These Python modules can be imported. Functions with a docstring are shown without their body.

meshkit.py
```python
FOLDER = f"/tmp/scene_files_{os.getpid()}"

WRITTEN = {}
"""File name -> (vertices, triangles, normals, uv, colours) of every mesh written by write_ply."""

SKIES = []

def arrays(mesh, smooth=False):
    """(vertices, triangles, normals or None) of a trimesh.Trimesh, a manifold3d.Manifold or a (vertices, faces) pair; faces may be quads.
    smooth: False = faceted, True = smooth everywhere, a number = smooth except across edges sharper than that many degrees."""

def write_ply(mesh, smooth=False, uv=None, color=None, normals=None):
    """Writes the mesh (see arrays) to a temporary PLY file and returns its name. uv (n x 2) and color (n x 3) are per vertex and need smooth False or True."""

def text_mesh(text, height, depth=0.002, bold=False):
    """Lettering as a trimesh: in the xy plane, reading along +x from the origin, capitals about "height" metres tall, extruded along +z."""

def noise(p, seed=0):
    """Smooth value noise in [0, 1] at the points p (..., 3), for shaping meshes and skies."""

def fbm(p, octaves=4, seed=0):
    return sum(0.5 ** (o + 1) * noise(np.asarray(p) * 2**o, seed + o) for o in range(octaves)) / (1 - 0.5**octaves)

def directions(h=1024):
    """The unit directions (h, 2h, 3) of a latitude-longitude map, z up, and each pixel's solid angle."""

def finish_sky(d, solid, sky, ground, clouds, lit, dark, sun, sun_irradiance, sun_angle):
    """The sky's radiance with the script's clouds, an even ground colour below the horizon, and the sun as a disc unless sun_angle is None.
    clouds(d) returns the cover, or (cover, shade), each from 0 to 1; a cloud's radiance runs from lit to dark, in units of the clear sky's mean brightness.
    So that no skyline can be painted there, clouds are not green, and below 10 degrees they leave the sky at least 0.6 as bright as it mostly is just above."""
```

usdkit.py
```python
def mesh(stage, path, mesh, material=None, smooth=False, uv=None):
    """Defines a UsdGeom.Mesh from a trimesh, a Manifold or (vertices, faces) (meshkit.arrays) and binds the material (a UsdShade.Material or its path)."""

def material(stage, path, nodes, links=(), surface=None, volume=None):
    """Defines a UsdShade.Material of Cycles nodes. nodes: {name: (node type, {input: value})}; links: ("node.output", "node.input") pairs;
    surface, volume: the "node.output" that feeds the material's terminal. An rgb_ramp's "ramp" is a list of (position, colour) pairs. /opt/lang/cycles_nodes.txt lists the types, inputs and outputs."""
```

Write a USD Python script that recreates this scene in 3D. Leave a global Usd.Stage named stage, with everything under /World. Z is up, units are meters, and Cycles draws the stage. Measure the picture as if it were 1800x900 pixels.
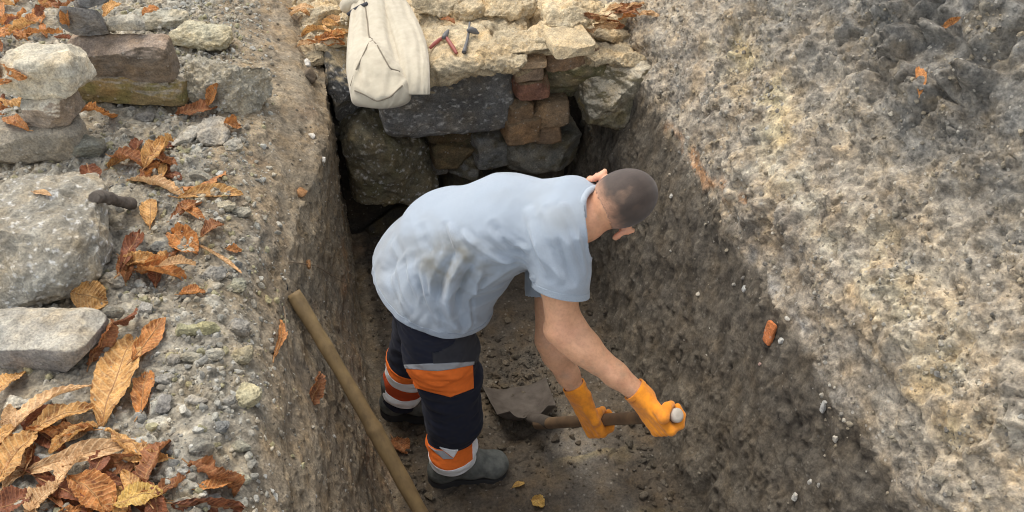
import math, random
import numpy as np
import trimesh
from scipy.spatial import cKDTree
from pxr import Usd, UsdGeom, UsdLux, UsdShade, Sdf, Gf, Vt
import usdkit
from meshkit import noise, fbm

stage = Usd.Stage.CreateInMemory()
UsdGeom.SetStageUpAxis(stage, 'Z')
UsdGeom.SetStageMetersPerUnit(stage, 1.0)
UsdGeom.Xform.Define(stage, '/World')
UsdGeom.Scope.Define(stage, '/World/Looks')

# ---------------------------------------------------------------- camera
CAM_H, PITCH, YAW, FPX = 2.56, 41.0, 13.0, 1500.0          # metres, degrees; focal length in pixels of an 1800-wide frame
cam = UsdGeom.Camera.Define(stage, '/World/camera')
cam.CreateHorizontalApertureAttr(36.0)
cam.CreateVerticalApertureAttr(18.0)
cam.CreateFocalLengthAttr(36.0 * FPX / 1800)
cam.CreateClippingRangeAttr((0.05, 200.0))
EXPOSURE = 1.22
cam.CreateExposureAttr(EXPOSURE)
cx = UsdGeom.Xformable(cam)
cx.AddTranslateOp().Set(Gf.Vec3d(0, 0, CAM_H))
cx.AddRotateZOp().Set(-YAW)
cx.AddRotateXOp().Set(90 - PITCH)

# ---------------------------------------------------------------- sky and sun (bright overcast, light from high up)
SUN_EL, SUN_AZ = math.radians(64), math.radians(-24)       # azimuth measured from +Y towards +X
sun_dir = np.array([math.cos(SUN_EL) * math.sin(SUN_AZ), math.cos(SUN_EL) * math.cos(SUN_AZ), math.sin(SUN_EL)])
sky_mat = usdkit.material(stage, '/World/Looks/sky_look', {
    'sky': ('sky_texture', {'sky_type': 'single_scattering', 'sun_disc': False, 'sun_elevation': SUN_EL, 'sun_rotation': math.atan2(sun_dir[0], sun_dir[1]), 'aerosol_density': 2.0}),
    'grey': ('hsv', {'saturation': 0.35, 'value': 1.0}),
    'tc': ('texture_coordinate', {}),
    'cl': ('noise_texture', {'scale': 2.2, 'detail': 5.0, 'roughness': 0.55}),
    'ramp': ('rgb_ramp', {'ramp': [(0.35, (0.85, 0.85, 0.86)), (0.65, (1.25, 1.23, 1.2))]}),
    'mul': ('mix', {'mix_type': 'multiply', 'fac': 1.0}),
    'bg': ('background_shader', {'strength': 0.142})},
    [('sky.color', 'grey.color'), ('tc.generated', 'cl.vector'), ('cl.fac', 'ramp.fac'), ('grey.color', 'mul.color1'), ('ramp.color', 'mul.color2'), ('mul.color', 'bg.color')], surface='bg.background')
dome = UsdLux.DomeLight.Define(stage, '/World/sky')
UsdShade.MaterialBindingAPI.Apply(dome.GetPrim()).Bind(sky_mat)
sun = UsdLux.DistantLight.Define(stage, '/World/sun')
sun.CreateNormalizeAttr(True)
sun.CreateIntensityAttr(0.21)
sun.CreateAngleAttr(34.0)
sun.CreateColorAttr(Gf.Vec3f(1.0, 0.93, 0.82))
sx = UsdGeom.Xformable(sun)
zax = Gf.Vec3d(*map(float, sun_dir))
sx.AddTransformOp().Set(Gf.Matrix4d().SetRotate(Gf.Rotation(Gf.Vec3d(0, 0, 1), zax)))

# ---------------------------------------------------------------- helpers
_cy, _sy = math.cos(math.radians(YAW)), math.sin(math.radians(YAW))
_cp, _sp = math.cos(math.radians(PITCH)), math.sin(math.radians(PITCH))
EYE = np.array([0, 0, CAM_H])
CR = np.array([_cy, -_sy, 0.0]); CF = np.array([_sy * _cp, _cy * _cp, -_sp]); CU = np.array([_sy * _sp, _cy * _sp, _cp])

def ray(px, py):
    return CF + CR * ((px - 900) / FPX) - CU * ((py - 450) / FPX)

def at(px, py, t):
    return EYE + t * ray(px, py)

def on_y(px, py, Y):
    d = ray(px, py)
    return EYE + d * (Y / d[1])

def proj(P):
    q = np.asarray(P, float) - EYE
    dep = q @ CF
    dd = np.where(dep > 0.05, dep, 1e9)
    return 900 + FPX * (q @ CR) / dd, 450 - FPX * (q @ CU) / dd, dep

def unit(v):
    v = np.asarray(v, float)
    return v / (np.linalg.norm(v, axis=-1, keepdims=True) + 1e-12)

_names = {}
def numbered(parent, name):
    k = (parent, name)
    n = _names.get(k, -1) + 1
    _names[k] = n
    return name if n == 0 else f'{name}_{n:03d}'

def tag(prim, label=None, cat=None, group=None, kind=None):
    prim = prim.GetPrim() if hasattr(prim, 'GetPrim') else prim
    for k, v in (('label', label), ('category', cat), ('group', group), ('kind', kind)):
        if v:
            prim.SetCustomDataByKey(k, v)
    return prim

def thing(name, label, cat, loc=(0, 0, 0), group=None):
    x = UsdGeom.Xform.Define(stage, '/World/' + numbered('/World', name))
    if np.any(np.asarray(loc) != 0):
        x.AddTranslateOp().Set(Gf.Vec3d(*map(float, loc)))
    return tag(x, label, cat, group)

def obj(name, mesh, material, parent=None, smooth=True, col=None, uv=None, label=None):
    base = '/World' if parent is None else str(parent.GetPath())
    m = usdkit.mesh(stage, base + '/' + numbered(base, name), mesh, M[material], smooth=smooth, uv=uv)
    if col is not None:
        pv = UsdGeom.PrimvarsAPI(m).CreatePrimvar('tone', Sdf.ValueTypeNames.Color3fArray, 'vertex')
        pv.Set(Vt.Vec3fArray.FromNumpy(np.ascontiguousarray(col, np.float32)))
    if label:
        tag(m, label)
    return m.GetPrim()

def sstep(a, b, x):
    t = np.clip((x - a) / (b - a), 0, 1)
    return t * t * (3 - 2 * t)

def worley(P, cell, seed, tilt=False):
    """F1 and F2 distances to jittered seeds about cell metres apart, and a random number per cell."""
    r = np.random.default_rng(seed)
    lo, hi = P.min(0) - cell, P.max(0) + cell
    surf = P[r.choice(len(P), min(len(P), int(len(P) * 0.02) + 4000), replace=False)]
    key = np.unique(np.floor(surf / cell).astype(int), axis=0)
    key = np.unique((key[:, None] + np.array([[0, 0, 0], [1, 0, 0], [-1, 0, 0], [0, 1, 0], [0, -1, 0], [0, 0, 1], [0, 0, -1]])[None]).reshape(-1, 3), axis=0)
    S = (key + r.random(key.shape)) * cell
    d, i = cKDTree(S).query(P, k=2, workers=-1)
    idr = r.random(len(S))[i[:, 0]]
    if tilt:
        g = unit(r.normal(size=S.shape))[i[:, 0]]
        return d[:, 0] / cell, d[:, 1] / cell, idr, ((P - S[i[:, 0]]) * g).sum(1) / cell
    return d[:, 0] / cell, d[:, 1] / cell, idr

# ---------------------------------------------------------------- materials
M = {}
def soil_mat(name, rough=0.95, warm=0.9, tint=None, attr=True, fine=1.0, speck=0.6, bump=1.25, grain=120.0, contrast=0.72, streak=None):
    """Mineral surface: own colour (mesh attribute or one colour) broken up by grain, mottles and pale specks."""
    lo, hi = 1 - contrast, 1 + contrast
    nodes = {
        'g': ('geometry', {}),
        'n1': ('noise_texture', {'scale': 26.0, 'detail': 7.0, 'roughness': 0.68}),
        'n2': ('noise_texture', {'scale': grain, 'detail': 4.0, 'roughness': 0.7}),
        'v': ('voronoi_texture', {'scale': 95.0, 'feature': 'f1'}),
        'sv': ('separate_color', {}),
        'r1': ('rgb_ramp', {'ramp': [(0.28, (lo,) * 3), (0.5, (1, 1, 1)), (0.74, (hi, hi * .99, hi * .96))]}),
        'r2': ('rgb_ramp', {'ramp': [(0.3, (0.55, 0.55, 0.55)), (0.5, (1, 1, 1)), (0.72, (1.5, 1.48, 1.42))]}),
        'sp': ('math', {'math_type': 'greater_than', 'value2': 0.962}),
        'sd': ('math', {'math_type': 'less_than', 'value2': 0.42}),
        'sm': ('math', {'math_type': 'multiply'}),
        'sk': ('math', {'math_type': 'multiply', 'value2': speck}),
        'm1': ('mix', {'mix_type': 'multiply', 'fac': 1.0}),
        'm2': ('mix', {'mix_type': 'multiply', 'fac': 0.85}),
        'n3': ('noise_texture', {'scale': 11.0, 'detail': 5.0, 'roughness': 0.6}),
        'r3': ('rgb_ramp', {'ramp': [(0.33, (0.90, 0.95, 1.02)), (0.5, (1, 1, 1)), (0.68, (1.13, 1.02, 0.86))]}),
        'm4': ('mix', {'mix_type': 'multiply', 'fac': warm}),
        'm3': ('mix', {'mix_type': 'mix', 'color2': (0.42, 0.39, 0.33)}),
        'a': ('math', {'math_type': 'multiply', 'value2': 0.010}),
        'b': ('math', {'math_type': 'multiply_add', 'value2': 0.0035 * fine}),
        'bump': ('bump', {'strength': 0.9 * bump, 'distance': 1.0}),
        'p': ('principled_bsdf', {'roughness': rough, 'specular_ior_level': 0.18}),
    }
    links = [('g.position', 'n1.vector'), ('g.position', 'n2.vector'), ('g.position', 'v.vector'), ('v.color', 'sv.color'), ('n1.fac', 'r1.fac'), ('n2.fac', 'r2.fac'),
             ('sv.r', 'sp.value1'), ('v.distance', 'sd.value1'), ('sp.value', 'sm.value1'), ('sd.value', 'sm.value2'), ('sm.value', 'sk.value1'), ('sk.value', 'm3.fac'),
             ('r1.color', 'm1.color2'), ('m1.color', 'm2.color1'), ('r2.color', 'm2.color2'), ('m2.color', 'm4.color1'), ('g.position', 'n3.vector'), ('n3.fac', 'r3.fac'), ('r3.color', 'm4.color2'), ('m4.color', 'm3.color1'), ('m3.color', 'p.base_color'),
             ('n1.fac', 'a.value1'), ('n2.fac', 'b.value1'), ('a.value', 'b.value3'), ('b.value', 'bump.height'), ('bump.normal', 'p.normal')]
    if attr:
        nodes['t'] = ('attribute', {'attribute': 'tone'})
        links.append(('t.color', 'm1.color1'))
    else:
        nodes['m1'][1]['color1'] = tint
    M[name] = usdkit.material(stage, '/World/Looks/' + name, nodes, links, surface='p.BSDF')

def plain_mat(name, col, rough=0.7, spec=0.3, nscale=40.0, var=0.25, bump=0.001, bscale=200.0, sheen=0.0, metallic=0.0, sss=0.0, col2=None, stretch=(1, 1, 1), obj_space=False):
    c2 = col2 if col2 is not None else tuple(c * (1 - var) for c in col)
    nodes = {'g': ('texture_coordinate' if obj_space else 'geometry', {}), 'mp': ('mapping', {'scale': stretch}),
             'n': ('noise_texture', {'scale': nscale, 'detail': 6.0, 'roughness': 0.65}), 'nb': ('noise_texture', {'scale': bscale, 'detail': 3.0}),
             'r': ('rgb_ramp', {'ramp': [(0.32, c2), (0.68, col)]}), 'bump': ('bump', {'strength': 0.8, 'distance': bump}),
             'p': ('principled_bsdf', {'roughness': rough, 'specular_ior_level': spec, 'sheen_weight': sheen, 'metallic': metallic, 'subsurface_weight': sss, 'subsurface_scale': 0.01})}
    links = [('g.object' if obj_space else 'g.position', 'mp.vector'), ('mp.vector', 'n.vector'), ('mp.vector', 'nb.vector'), ('n.fac', 'r.fac'), ('r.color', 'p.base_color'), ('nb.fac', 'bump.height'), ('bump.normal', 'p.normal')]
    M[name] = usdkit.material(stage, '/World/Looks/' + name, nodes, links, surface='p.BSDF')

soil_mat('soil')
soil_mat('soil_wall', speck=.22, contrast=.5, bump=1.3)
soil_mat('soil_damp', speck=.16, contrast=.42, bump=1.1, warm=.5)
soil_mat('soil_floor', speck=0.25, contrast=0.3, fine=0.6, bump=0.8)
soil_mat('rock_attr', speck=0.35, contrast=0.4, grain=170, bump=1.1)
# ================================================================ terrain: one profiled sheet, cut into its named pieces
def _grow(a, b, s0, s1):
    out, y = [a], a
    while y < b:
        y += s0 + (s1 - s0) * (y - a) / (b - a)
        out.append(y)
    return np.array(out)

YS = np.concatenate([np.linspace(-5.0, 0.2, 10), np.linspace(0.3, 0.76, 18), _grow(0.78, 4.4, 0.0047, 0.0100), np.linspace(4.5, 9.0, 12)])
# profile across the trench: nodes (X, z) and number of samples to the next node
_nodes = [(-8.0, 1.25), (-1.5, 1.12), (-0.40, 1.03), (-0.315, 0.965), (-0.265, 0.86), (-0.16, 0.50), (-0.03, 0.02), (0.0, 0.0),
          (0.93, 0.0), (0.965, 0.03), (1.17, 0.78), (1.255, 1.0), (1.58, 1.46), (1.95, 2.0), (2.6, 2.35), (8.0, 2.4)]
_count = [10, 230, 20, 24, 74, 100, 8, 120, 8, 130, 36, 110, 100, 14, 10]
ss, xs, zs, seg = [], [], [], []
for k, c in enumerate(_count):
    f = np.arange(c) / c
    xs.append(_nodes[k][0] + (_nodes[k + 1][0] - _nodes[k][0]) * f)
    zs.append(_nodes[k][1] + (_nodes[k + 1][1] - _nodes[k][1]) * f)
    seg += [k] * c
XP, ZP, SEG = np.concatenate(xs + [[8.0]]), np.concatenate(zs + [[2.4]]), np.array(seg + [14])
# round the profile's corners a little
for _ in range(6):
    ZP[1:-1] = 0.25 * ZP[:-2] + 0.5 * ZP[1:-1] + 0.25 * ZP[2:]
    XP[1:-1] = 0.25 * XP[:-2] + 0.5 * XP[1:-1] + 0.25 * XP[2:]
nS, nY = len(XP), len(YS)
LEDGE_Z, LEDGE_Y = 0.86, 3.24

def base_at(XPv, ZPv, Y):
    """World position of profile points (XP, ZP) at Y: the trench wanders a little, its end ramps up under the camera, and the old wall closes it."""
    X = XPv + 0.03 * (noise(np.stack([Y * 1.3, ZPv * 1.2 + 7, 0 * Y], -1), 3) - 0.5) * sstep(1.0, 0.9, ZPv)
    far = sstep(1.7, 2.9, Y) * ((ZPv > 0) & (XPv < 0) & (XPv > -.45))
    Xf = np.interp(ZPv, [0, .02, .5, .86, .93, 1.0, 1.06, 1.2], [-.03, -.045, -.06, -.06, -.14, -.27, -.42, -.45])
    X = X + (Xf - XPv) * far * sstep(-.45, -.40, XPv)
    near = 1 - sstep(0.3, 0.75, Y)
    Z = ZPv + (np.maximum(ZPv, 1.02) - ZPv) * near
    led = (LEDGE_Z + 0.10 * np.clip(Y - LEDGE_Y, 0, 4)) * sstep(LEDGE_Y - 0.02, LEDGE_Y + 0.06, Y)
    Z = np.where((XPv < 2.0), np.maximum(Z, led), Z)
    return np.stack([X, Y, Z], -1)

YY = np.broadcast_to(YS, (nS, nY))
P0 = base_at(np.broadcast_to(XP[:, None], (nS, nY)), np.broadcast_to(ZP[:, None], (nS, nY)), YY)
Q = P0.reshape(-1, 3)
SG = np.repeat(SEG, nY).reshape(nS, nY)
def bandw(a, b, w=0.0):
    return ((SG >= a) & (SG <= b)).astype(float)
XX, ZZ = P0[..., 0], P0[..., 2]
ONLEDGE = (sstep(LEDGE_Y - 0.02, LEDGE_Y + 0.05, YY) * ((ZZ < LEDGE_Z + 0.45) & (ZZ >= LEDGE_Z - 0.3) & (XX > -0.28) & (XX < 1.32)) * (np.abs(ZZ - (LEDGE_Z + 0.10 * np.clip(YY - LEDGE_Y, 0, 4))) < 0.02))
w_bank = sstep(-0.30, -0.40, XX)
w_slope = sstep(1.13, 1.26, XX)
w_floor = (sstep(-0.02, 0.03, XX) * sstep(0.97, 0.92, XX)) * (1 - ONLEDGE)
w_lwall = (1 - w_bank) * sstep(0.03, -0.03, XX) * (1 - ONLEDGE)
w_rwall = (1 - w_slope) * sstep(0.92, 0.98, XX) * (1 - ONLEDGE)

def nz(fx, fy, fz, seed, octv=3):
    return (fbm(Q * np.array([fx, fy, fz]), octv, seed) - 0.5).reshape(nS, nY) * 2
n_low = nz(2.2, 2.2, 2.2, 11, 3)
n_mid = nz(9, 9, 9, 12, 3)
n_fine = nz(45, 45, 45, 13, 3)
QK = Q + np.outer(Q[:, 2] * .30, [0, 1, 0]) * -.3
def nk_(fx, fy, fz, seed, octv=3):
    return (fbm(QK * np.array([fx, fy, fz]), octv, seed) - 0.5).reshape(nS, nY) * 2
streak = np.where(XX < .4, nz(24, 7, 17, 14, 3), nk_(12, 27, 9, 14, 3))      # strata along the left face, shovel scrapes down the right one           # spade scrapes running down the walls
streak2 = np.where(XX < .4, nz(60, 20, 48, 15, 3), nk_(30, 75, 24, 15, 3))
gouge = np.where(XX < .4, nz(7, 3.5, 6, 16, 3), nk_(5, 9, 4.0, 16, 3))
WARP = np.stack([fbm(Q * 13, 3, 41 + k) - 0.5 for k in range(3)], -1)
def cells(cell, seed, warp):
    """Clods: each cell is a small tilted facet, its rim worn down, its outline warped."""
    f1, f2, i, tilt = worley(Q + WARP * warp, cell, seed, True)
    edge = sstep(0.0, 0.32, f2 - f1)
    h = edge * (0.35 + 0.9 * i + 0.55 * tilt) * np.clip(1.25 - f1, 0, 1)
    return f1.reshape(nS, nY), f2.reshape(nS, nY), i.reshape(nS, nY), h.reshape(nS, nY)
f1a, f2a, ida, la = cells(0.115, 21, 0.09)
f1b, f2b, idb, lb = cells(0.046, 22, 0.05)
f1c, f2c, idc, lc = cells(0.021, 23, 0.02)
patchy = np.clip(0.5 + 1.6 * nz(5.5, 5.5, 5.5, 19, 3), 0, 1)      # rubbly here, fine earth there
lb = lb * (0.25 + patchy); lc = lc * (0.3 + 0.9 * np.clip(.5 + 1.6 * nz(8, 8, 8, 20, 2), 0, 1))
pit = np.clip(0.42 - f1b, 0, 1) * (idb > 0.86)
D = 0.02 * n_low
D += w_bank * (0.035 * n_mid + 0.016 * lb * (idb > .35) + 0.009 * lc + 0.006 * n_fine)
D += w_lwall * (0.020 * gouge + 0.006 * streak + 0.0035 * streak2 + 0.012 * n_mid + 0.0035 * n_fine + 0.005 * lc * (idc > .75) - 0.035 * pit)
D += w_rwall * (0.016 * gouge + 0.009 * streak + 0.006 * streak2 + 0.012 * n_mid + 0.004 * n_fine + 0.006 * lc * (idc > .7) - 0.03 * pit)
cr_ = np.abs(nz(6, 6, 6, 28, 3))
D += w_floor * (0.016 * n_mid + .010 * nz(4, 4, 4, 29, 2) - .010 * sstep(.07, .0, cr_) + 0.0035 * n_fine + 0.007 * lb * (idb > .75) + 0.004 * lc * (idc > .6))
ridge = 1 - np.abs(nz(5, 5, 5, 17, 4)) * 2
rough_s = np.clip(.45 + 1.5 * nz(3.5, 3.5, 3.5, 24, 3), .15, 1.3)
D += w_slope * (0.030 * la * (ida > .3) * rough_s + 0.028 * n_mid + 0.026 * ridge * rough_s + 0.012 * lb * rough_s + .024 * rough_s * (.5 - np.abs(nk_(11, 21, 7, 27, 4)) * 2) + 0.014 * lc + 0.010 * n_fine + .006 * nz(95, 95, 95, 25, 2) - 0.05 * pit)
D += ONLEDGE * (0.05 * la + 0.024 * lb + 0.010 * lc + 0.03 * n_mid + 0.006 * n_fine)
# heap of dug-out clods high on the right: coarser lumps
D += w_slope * (.035 * nz(4.5, 4.5, 4.5, 26, 2) * sstep(1.2, 1.4, XX))
D += sstep(1.40, 1.62, XX) * (0.05 * la * (ida > .45) + 0.03 * nz(3.2, 3.2, 3.2, 18, 3))

def grid_normals(P):
    du, dv = np.gradient(P, axis=0), np.gradient(P, axis=1)
    return unit(np.cross(du, dv))
N0 = grid_normals(P0)
N0 *= np.sign(N0[..., 2:3] + 1e-9)
PT = P0 + N0 * D[..., None]
NT = grid_normals(PT)

# ---- the soil's own colours (dry crust, damp cut face, mortar dust, stains) with clod shading painted in, linear
def c3(*v):
    return np.array(v, float)
COL = np.zeros((nS, nY, 3))
v1 = nz(3, 3, 3, 31, 4); v2 = nz(14, 14, 14, 32, 4); v3 = nz(5, 5, 5, 33, 3)
bank_c = c3(.27, .24, .185) + (v2[..., None]) * c3(.09, .085, .07) + np.clip(idb[..., None] - .72, 0, 1) * c3(.5, .5, .42) * (f1b[..., None] < .45)
bank_c = np.where((idc > .9)[..., None] & (f1c < .5)[..., None], c3(.44, .41, .34), bank_c)
lw_c = c3(.225, .180, .122) + streak[..., None] * c3(.075, .063, .044) + streak2[..., None] * c3(.05, .043, .03) + v1[..., None] * c3(.05, .04, .022) + v2[..., None] * c3(.03, .025, .018)
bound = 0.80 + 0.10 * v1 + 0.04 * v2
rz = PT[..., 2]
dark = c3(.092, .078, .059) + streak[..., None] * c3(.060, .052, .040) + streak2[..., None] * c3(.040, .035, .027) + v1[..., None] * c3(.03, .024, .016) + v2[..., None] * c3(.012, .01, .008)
pale = c3(.315, .268, .202) + v2[..., None] * c3(.12, .105, .08) + v1[..., None] * c3(.08, .068, .045) + np.clip(.55 - lb, -.3, .5)[..., None] * c3(-.07, -.06, -.045)  # last term paints crevice shade and brighter clod tops into the colour
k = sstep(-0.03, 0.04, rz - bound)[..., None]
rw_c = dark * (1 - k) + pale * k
heap = sstep(1.36, 1.58, XX + 0.14 * v1 + .1 * v3)[..., None]
rw_c = rw_c * (1 - heap) + heap * (c3(.165, .154, .132) + v2[..., None] * c3(.09, .085, .074) + v3[..., None] * c3(.05, .048, .04))
def vein(pts, width, amount):
    """A stain that follows a layer in the earth: points (Y, z), broken up by noise."""
    best = np.full(XX.shape, 9.0)
    A_ = np.stack([PT[..., 1] + .10 * v3, PT[..., 2] + .05 * v2 + .03 * v1], -1)
    for (y0, z0), (y1, z1) in zip(pts[:-1], pts[1:]):
        d_ = np.array([y1 - y0, z1 - z0]); q_ = A_ - np.array([y0, z0])
        t_ = np.clip(q_ @ d_ / (d_ @ d_), 0, 1)
        best = np.minimum(best, np.linalg.norm(q_ - t_[..., None] * d_, axis=-1))
    return (np.clip(1.2 - best / width, 0, 1) * np.clip(.45 + 2.2 * nz(13, 13, 13, 35, 3), 0, 1) * amount)[..., None]
for pts, wd, am, cc in (([(2.53, .83), (2.27, .83), (2.07, .87), (1.93, .91), (1.80, .93)], .026, 1.0, c3(.44, .235, .11)), ([(1.68, .96), (1.46, 1.0), (1.32, 1.05), (1.0, 1.04)], .030, .75, c3(.40, .28, .15)),
                        ([(2.58, 1.16), (2.1, 1.14), (1.99, 1.12)], .05, .85, c3(.44, .36, .21)), ([(1.78, .80), (1.47, .80), (1.1, .78)], .022, .8, c3(.46, .435, .385)),
                        ([(1.56, 1.09), (1.19, 1.09), (1.05, 1.09)], .05, .7, c3(.42, .37, .26)), ([(1.04, 1.03), (.92, 1.01)], .04, .7, c3(.45, .34, .18)), ([(2.07, 1.04), (1.81, 1.05), (1.45, 1.03)], .05, .7, c3(.41, .37, .28))):
    k_ = .95 * vein(pts, wd * 1.35, am) * (XX > 1.05)[..., None]
    rw_c = rw_c * (1 - k_) + k_ * cc * (1 + .5 * v2[..., None])
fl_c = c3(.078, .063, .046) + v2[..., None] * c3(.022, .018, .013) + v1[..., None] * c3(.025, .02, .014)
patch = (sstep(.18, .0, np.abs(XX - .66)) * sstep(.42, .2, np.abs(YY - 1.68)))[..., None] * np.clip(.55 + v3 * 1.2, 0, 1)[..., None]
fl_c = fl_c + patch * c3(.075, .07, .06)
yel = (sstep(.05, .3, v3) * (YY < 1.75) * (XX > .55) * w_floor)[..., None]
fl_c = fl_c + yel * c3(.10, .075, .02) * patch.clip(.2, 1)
led_c = c3(.48, .385, .24) + v2[..., None] * c3(.14, .13, .10) + v3[..., None] * c3(.05, .05, .05)
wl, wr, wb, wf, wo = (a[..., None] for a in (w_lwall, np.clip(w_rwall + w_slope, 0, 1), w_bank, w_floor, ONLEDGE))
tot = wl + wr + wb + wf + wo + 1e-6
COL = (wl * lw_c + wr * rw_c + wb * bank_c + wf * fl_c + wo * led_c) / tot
# the bank's crust hangs over the cut: pale crumbs along its edge
farb = sstep(1.5, 2.4, YY)
lip = ((1 - .9 * farb) * sstep(-.20, -.34, XX + .05 * v2) * sstep(.90, .99, ZZ + .04 * v1))[..., None] * (1 - wb) * (1 - wo)
edge_ = (farb * sstep(-.46, -.40, XX + .03 * v2) * w_bank * (1 - ONLEDGE))[..., None]
COL = COL * (1 - edge_) + edge_ * lw_c
COL = COL * (1 - lip) + lip * bank_c * .9
orange = (np.clip(v3 * 3 - .9, 0, 1) * w_lwall * sstep(.1, -.1, v1))[..., None]
COL = COL * (1 - .6 * orange) + .6 * orange * c3(.27, .15, .07)
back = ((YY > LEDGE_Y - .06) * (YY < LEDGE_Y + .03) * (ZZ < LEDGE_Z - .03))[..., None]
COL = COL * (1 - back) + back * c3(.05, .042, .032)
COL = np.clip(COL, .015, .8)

def cut_sheet(name, i0, i1, material='soil', label=None):
    a = np.arange(nS * nY).reshape(nS, nY)[i0:i1 + 1]
    q = np.stack([a[:-1, :-1], a[1:, :-1], a[1:, 1:], a[:-1, 1:]], -1).reshape(-1, 4) - i0 * nY
    f = np.vstack([q[:, [0, 1, 2]], q[:, [0, 2, 3]]])
    v = PT[i0:i1 + 1].reshape(-1, 3)
    n = NT[i0:i1 + 1].reshape(-1, 3)
    m = UsdGeom.Mesh.Define(stage, '/World/' + numbered('/World', name))
    m.CreatePointsAttr(Vt.Vec3fArray.FromNumpy(v.astype(np.float32)))
    m.CreateFaceVertexCountsAttr(Vt.IntArray.FromNumpy(np.full(len(f), 3, np.int32)))
    m.CreateFaceVertexIndicesAttr(Vt.IntArray.FromNumpy(f.astype(np.int32).ravel()))
    m.CreateSubdivisionSchemeAttr('none')
    m.CreateNormalsAttr(Vt.Vec3fArray.FromNumpy(n.astype(np.float32)))
    m.SetNormalsInterpolation('vertex')
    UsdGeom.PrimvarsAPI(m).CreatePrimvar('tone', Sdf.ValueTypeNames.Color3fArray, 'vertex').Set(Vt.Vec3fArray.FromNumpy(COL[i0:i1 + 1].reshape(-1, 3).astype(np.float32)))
    UsdShade.MaterialBindingAPI.Apply(m.GetPrim()).Bind(M[material])
    tag(m, label, None, None, 'structure')
first = lambda k: int(np.argmax(SEG >= k))
cut_sheet('ground', 0, first(3), 'soil', 'stony grey brown earth bank to the left of the trench')
cut_sheet('trench_wall', first(3), first(7), 'soil_wall', 'brown spade-cut earth face on the left side of the trench')
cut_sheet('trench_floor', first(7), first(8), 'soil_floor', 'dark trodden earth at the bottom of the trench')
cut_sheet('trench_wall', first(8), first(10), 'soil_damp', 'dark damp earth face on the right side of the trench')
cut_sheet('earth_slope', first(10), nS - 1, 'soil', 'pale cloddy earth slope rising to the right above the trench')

# ---- lookup of what the eye meets at a pixel of the photograph: things are laid on the real surface there
class Surface:
    def __init__(self):
        self.parts = []
    def add(self, v, n):
        v, n = np.asarray(v), np.asarray(n)
        x, y, d = proj(v)
        ok = (d > .2) & (x > -400) & (x < 2000) & (y > -200) & (y < 1150)
        if ok.any():
            self.parts.append((cKDTree(np.stack([x[ok], y[ok]], -1)), n[ok], d[ok]))
    def __call__(self, px, py, r=7.0):
        best = None
        for tree, n, d in self.parts:
            idx = tree.query_ball_point([px, py], r)
            if not idx and tree is self.parts[0][0]:
                idx = [tree.query([px, py])[1]]
            if idx:
                idx = np.array(idx)
                dm = d[idx].min()
                if best is None or dm < best[0] - .01:
                    idx = idx[d[idx] < dm + .03]
                    best = (dm, float(np.median(d[idx])), unit(n[idx].mean(0)))
        return at(px, py, best[1]), best[2], best[1]
SURF = Surface()
SURF.add(PT.reshape(-1, 3), NT.reshape(-1, 3))
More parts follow.
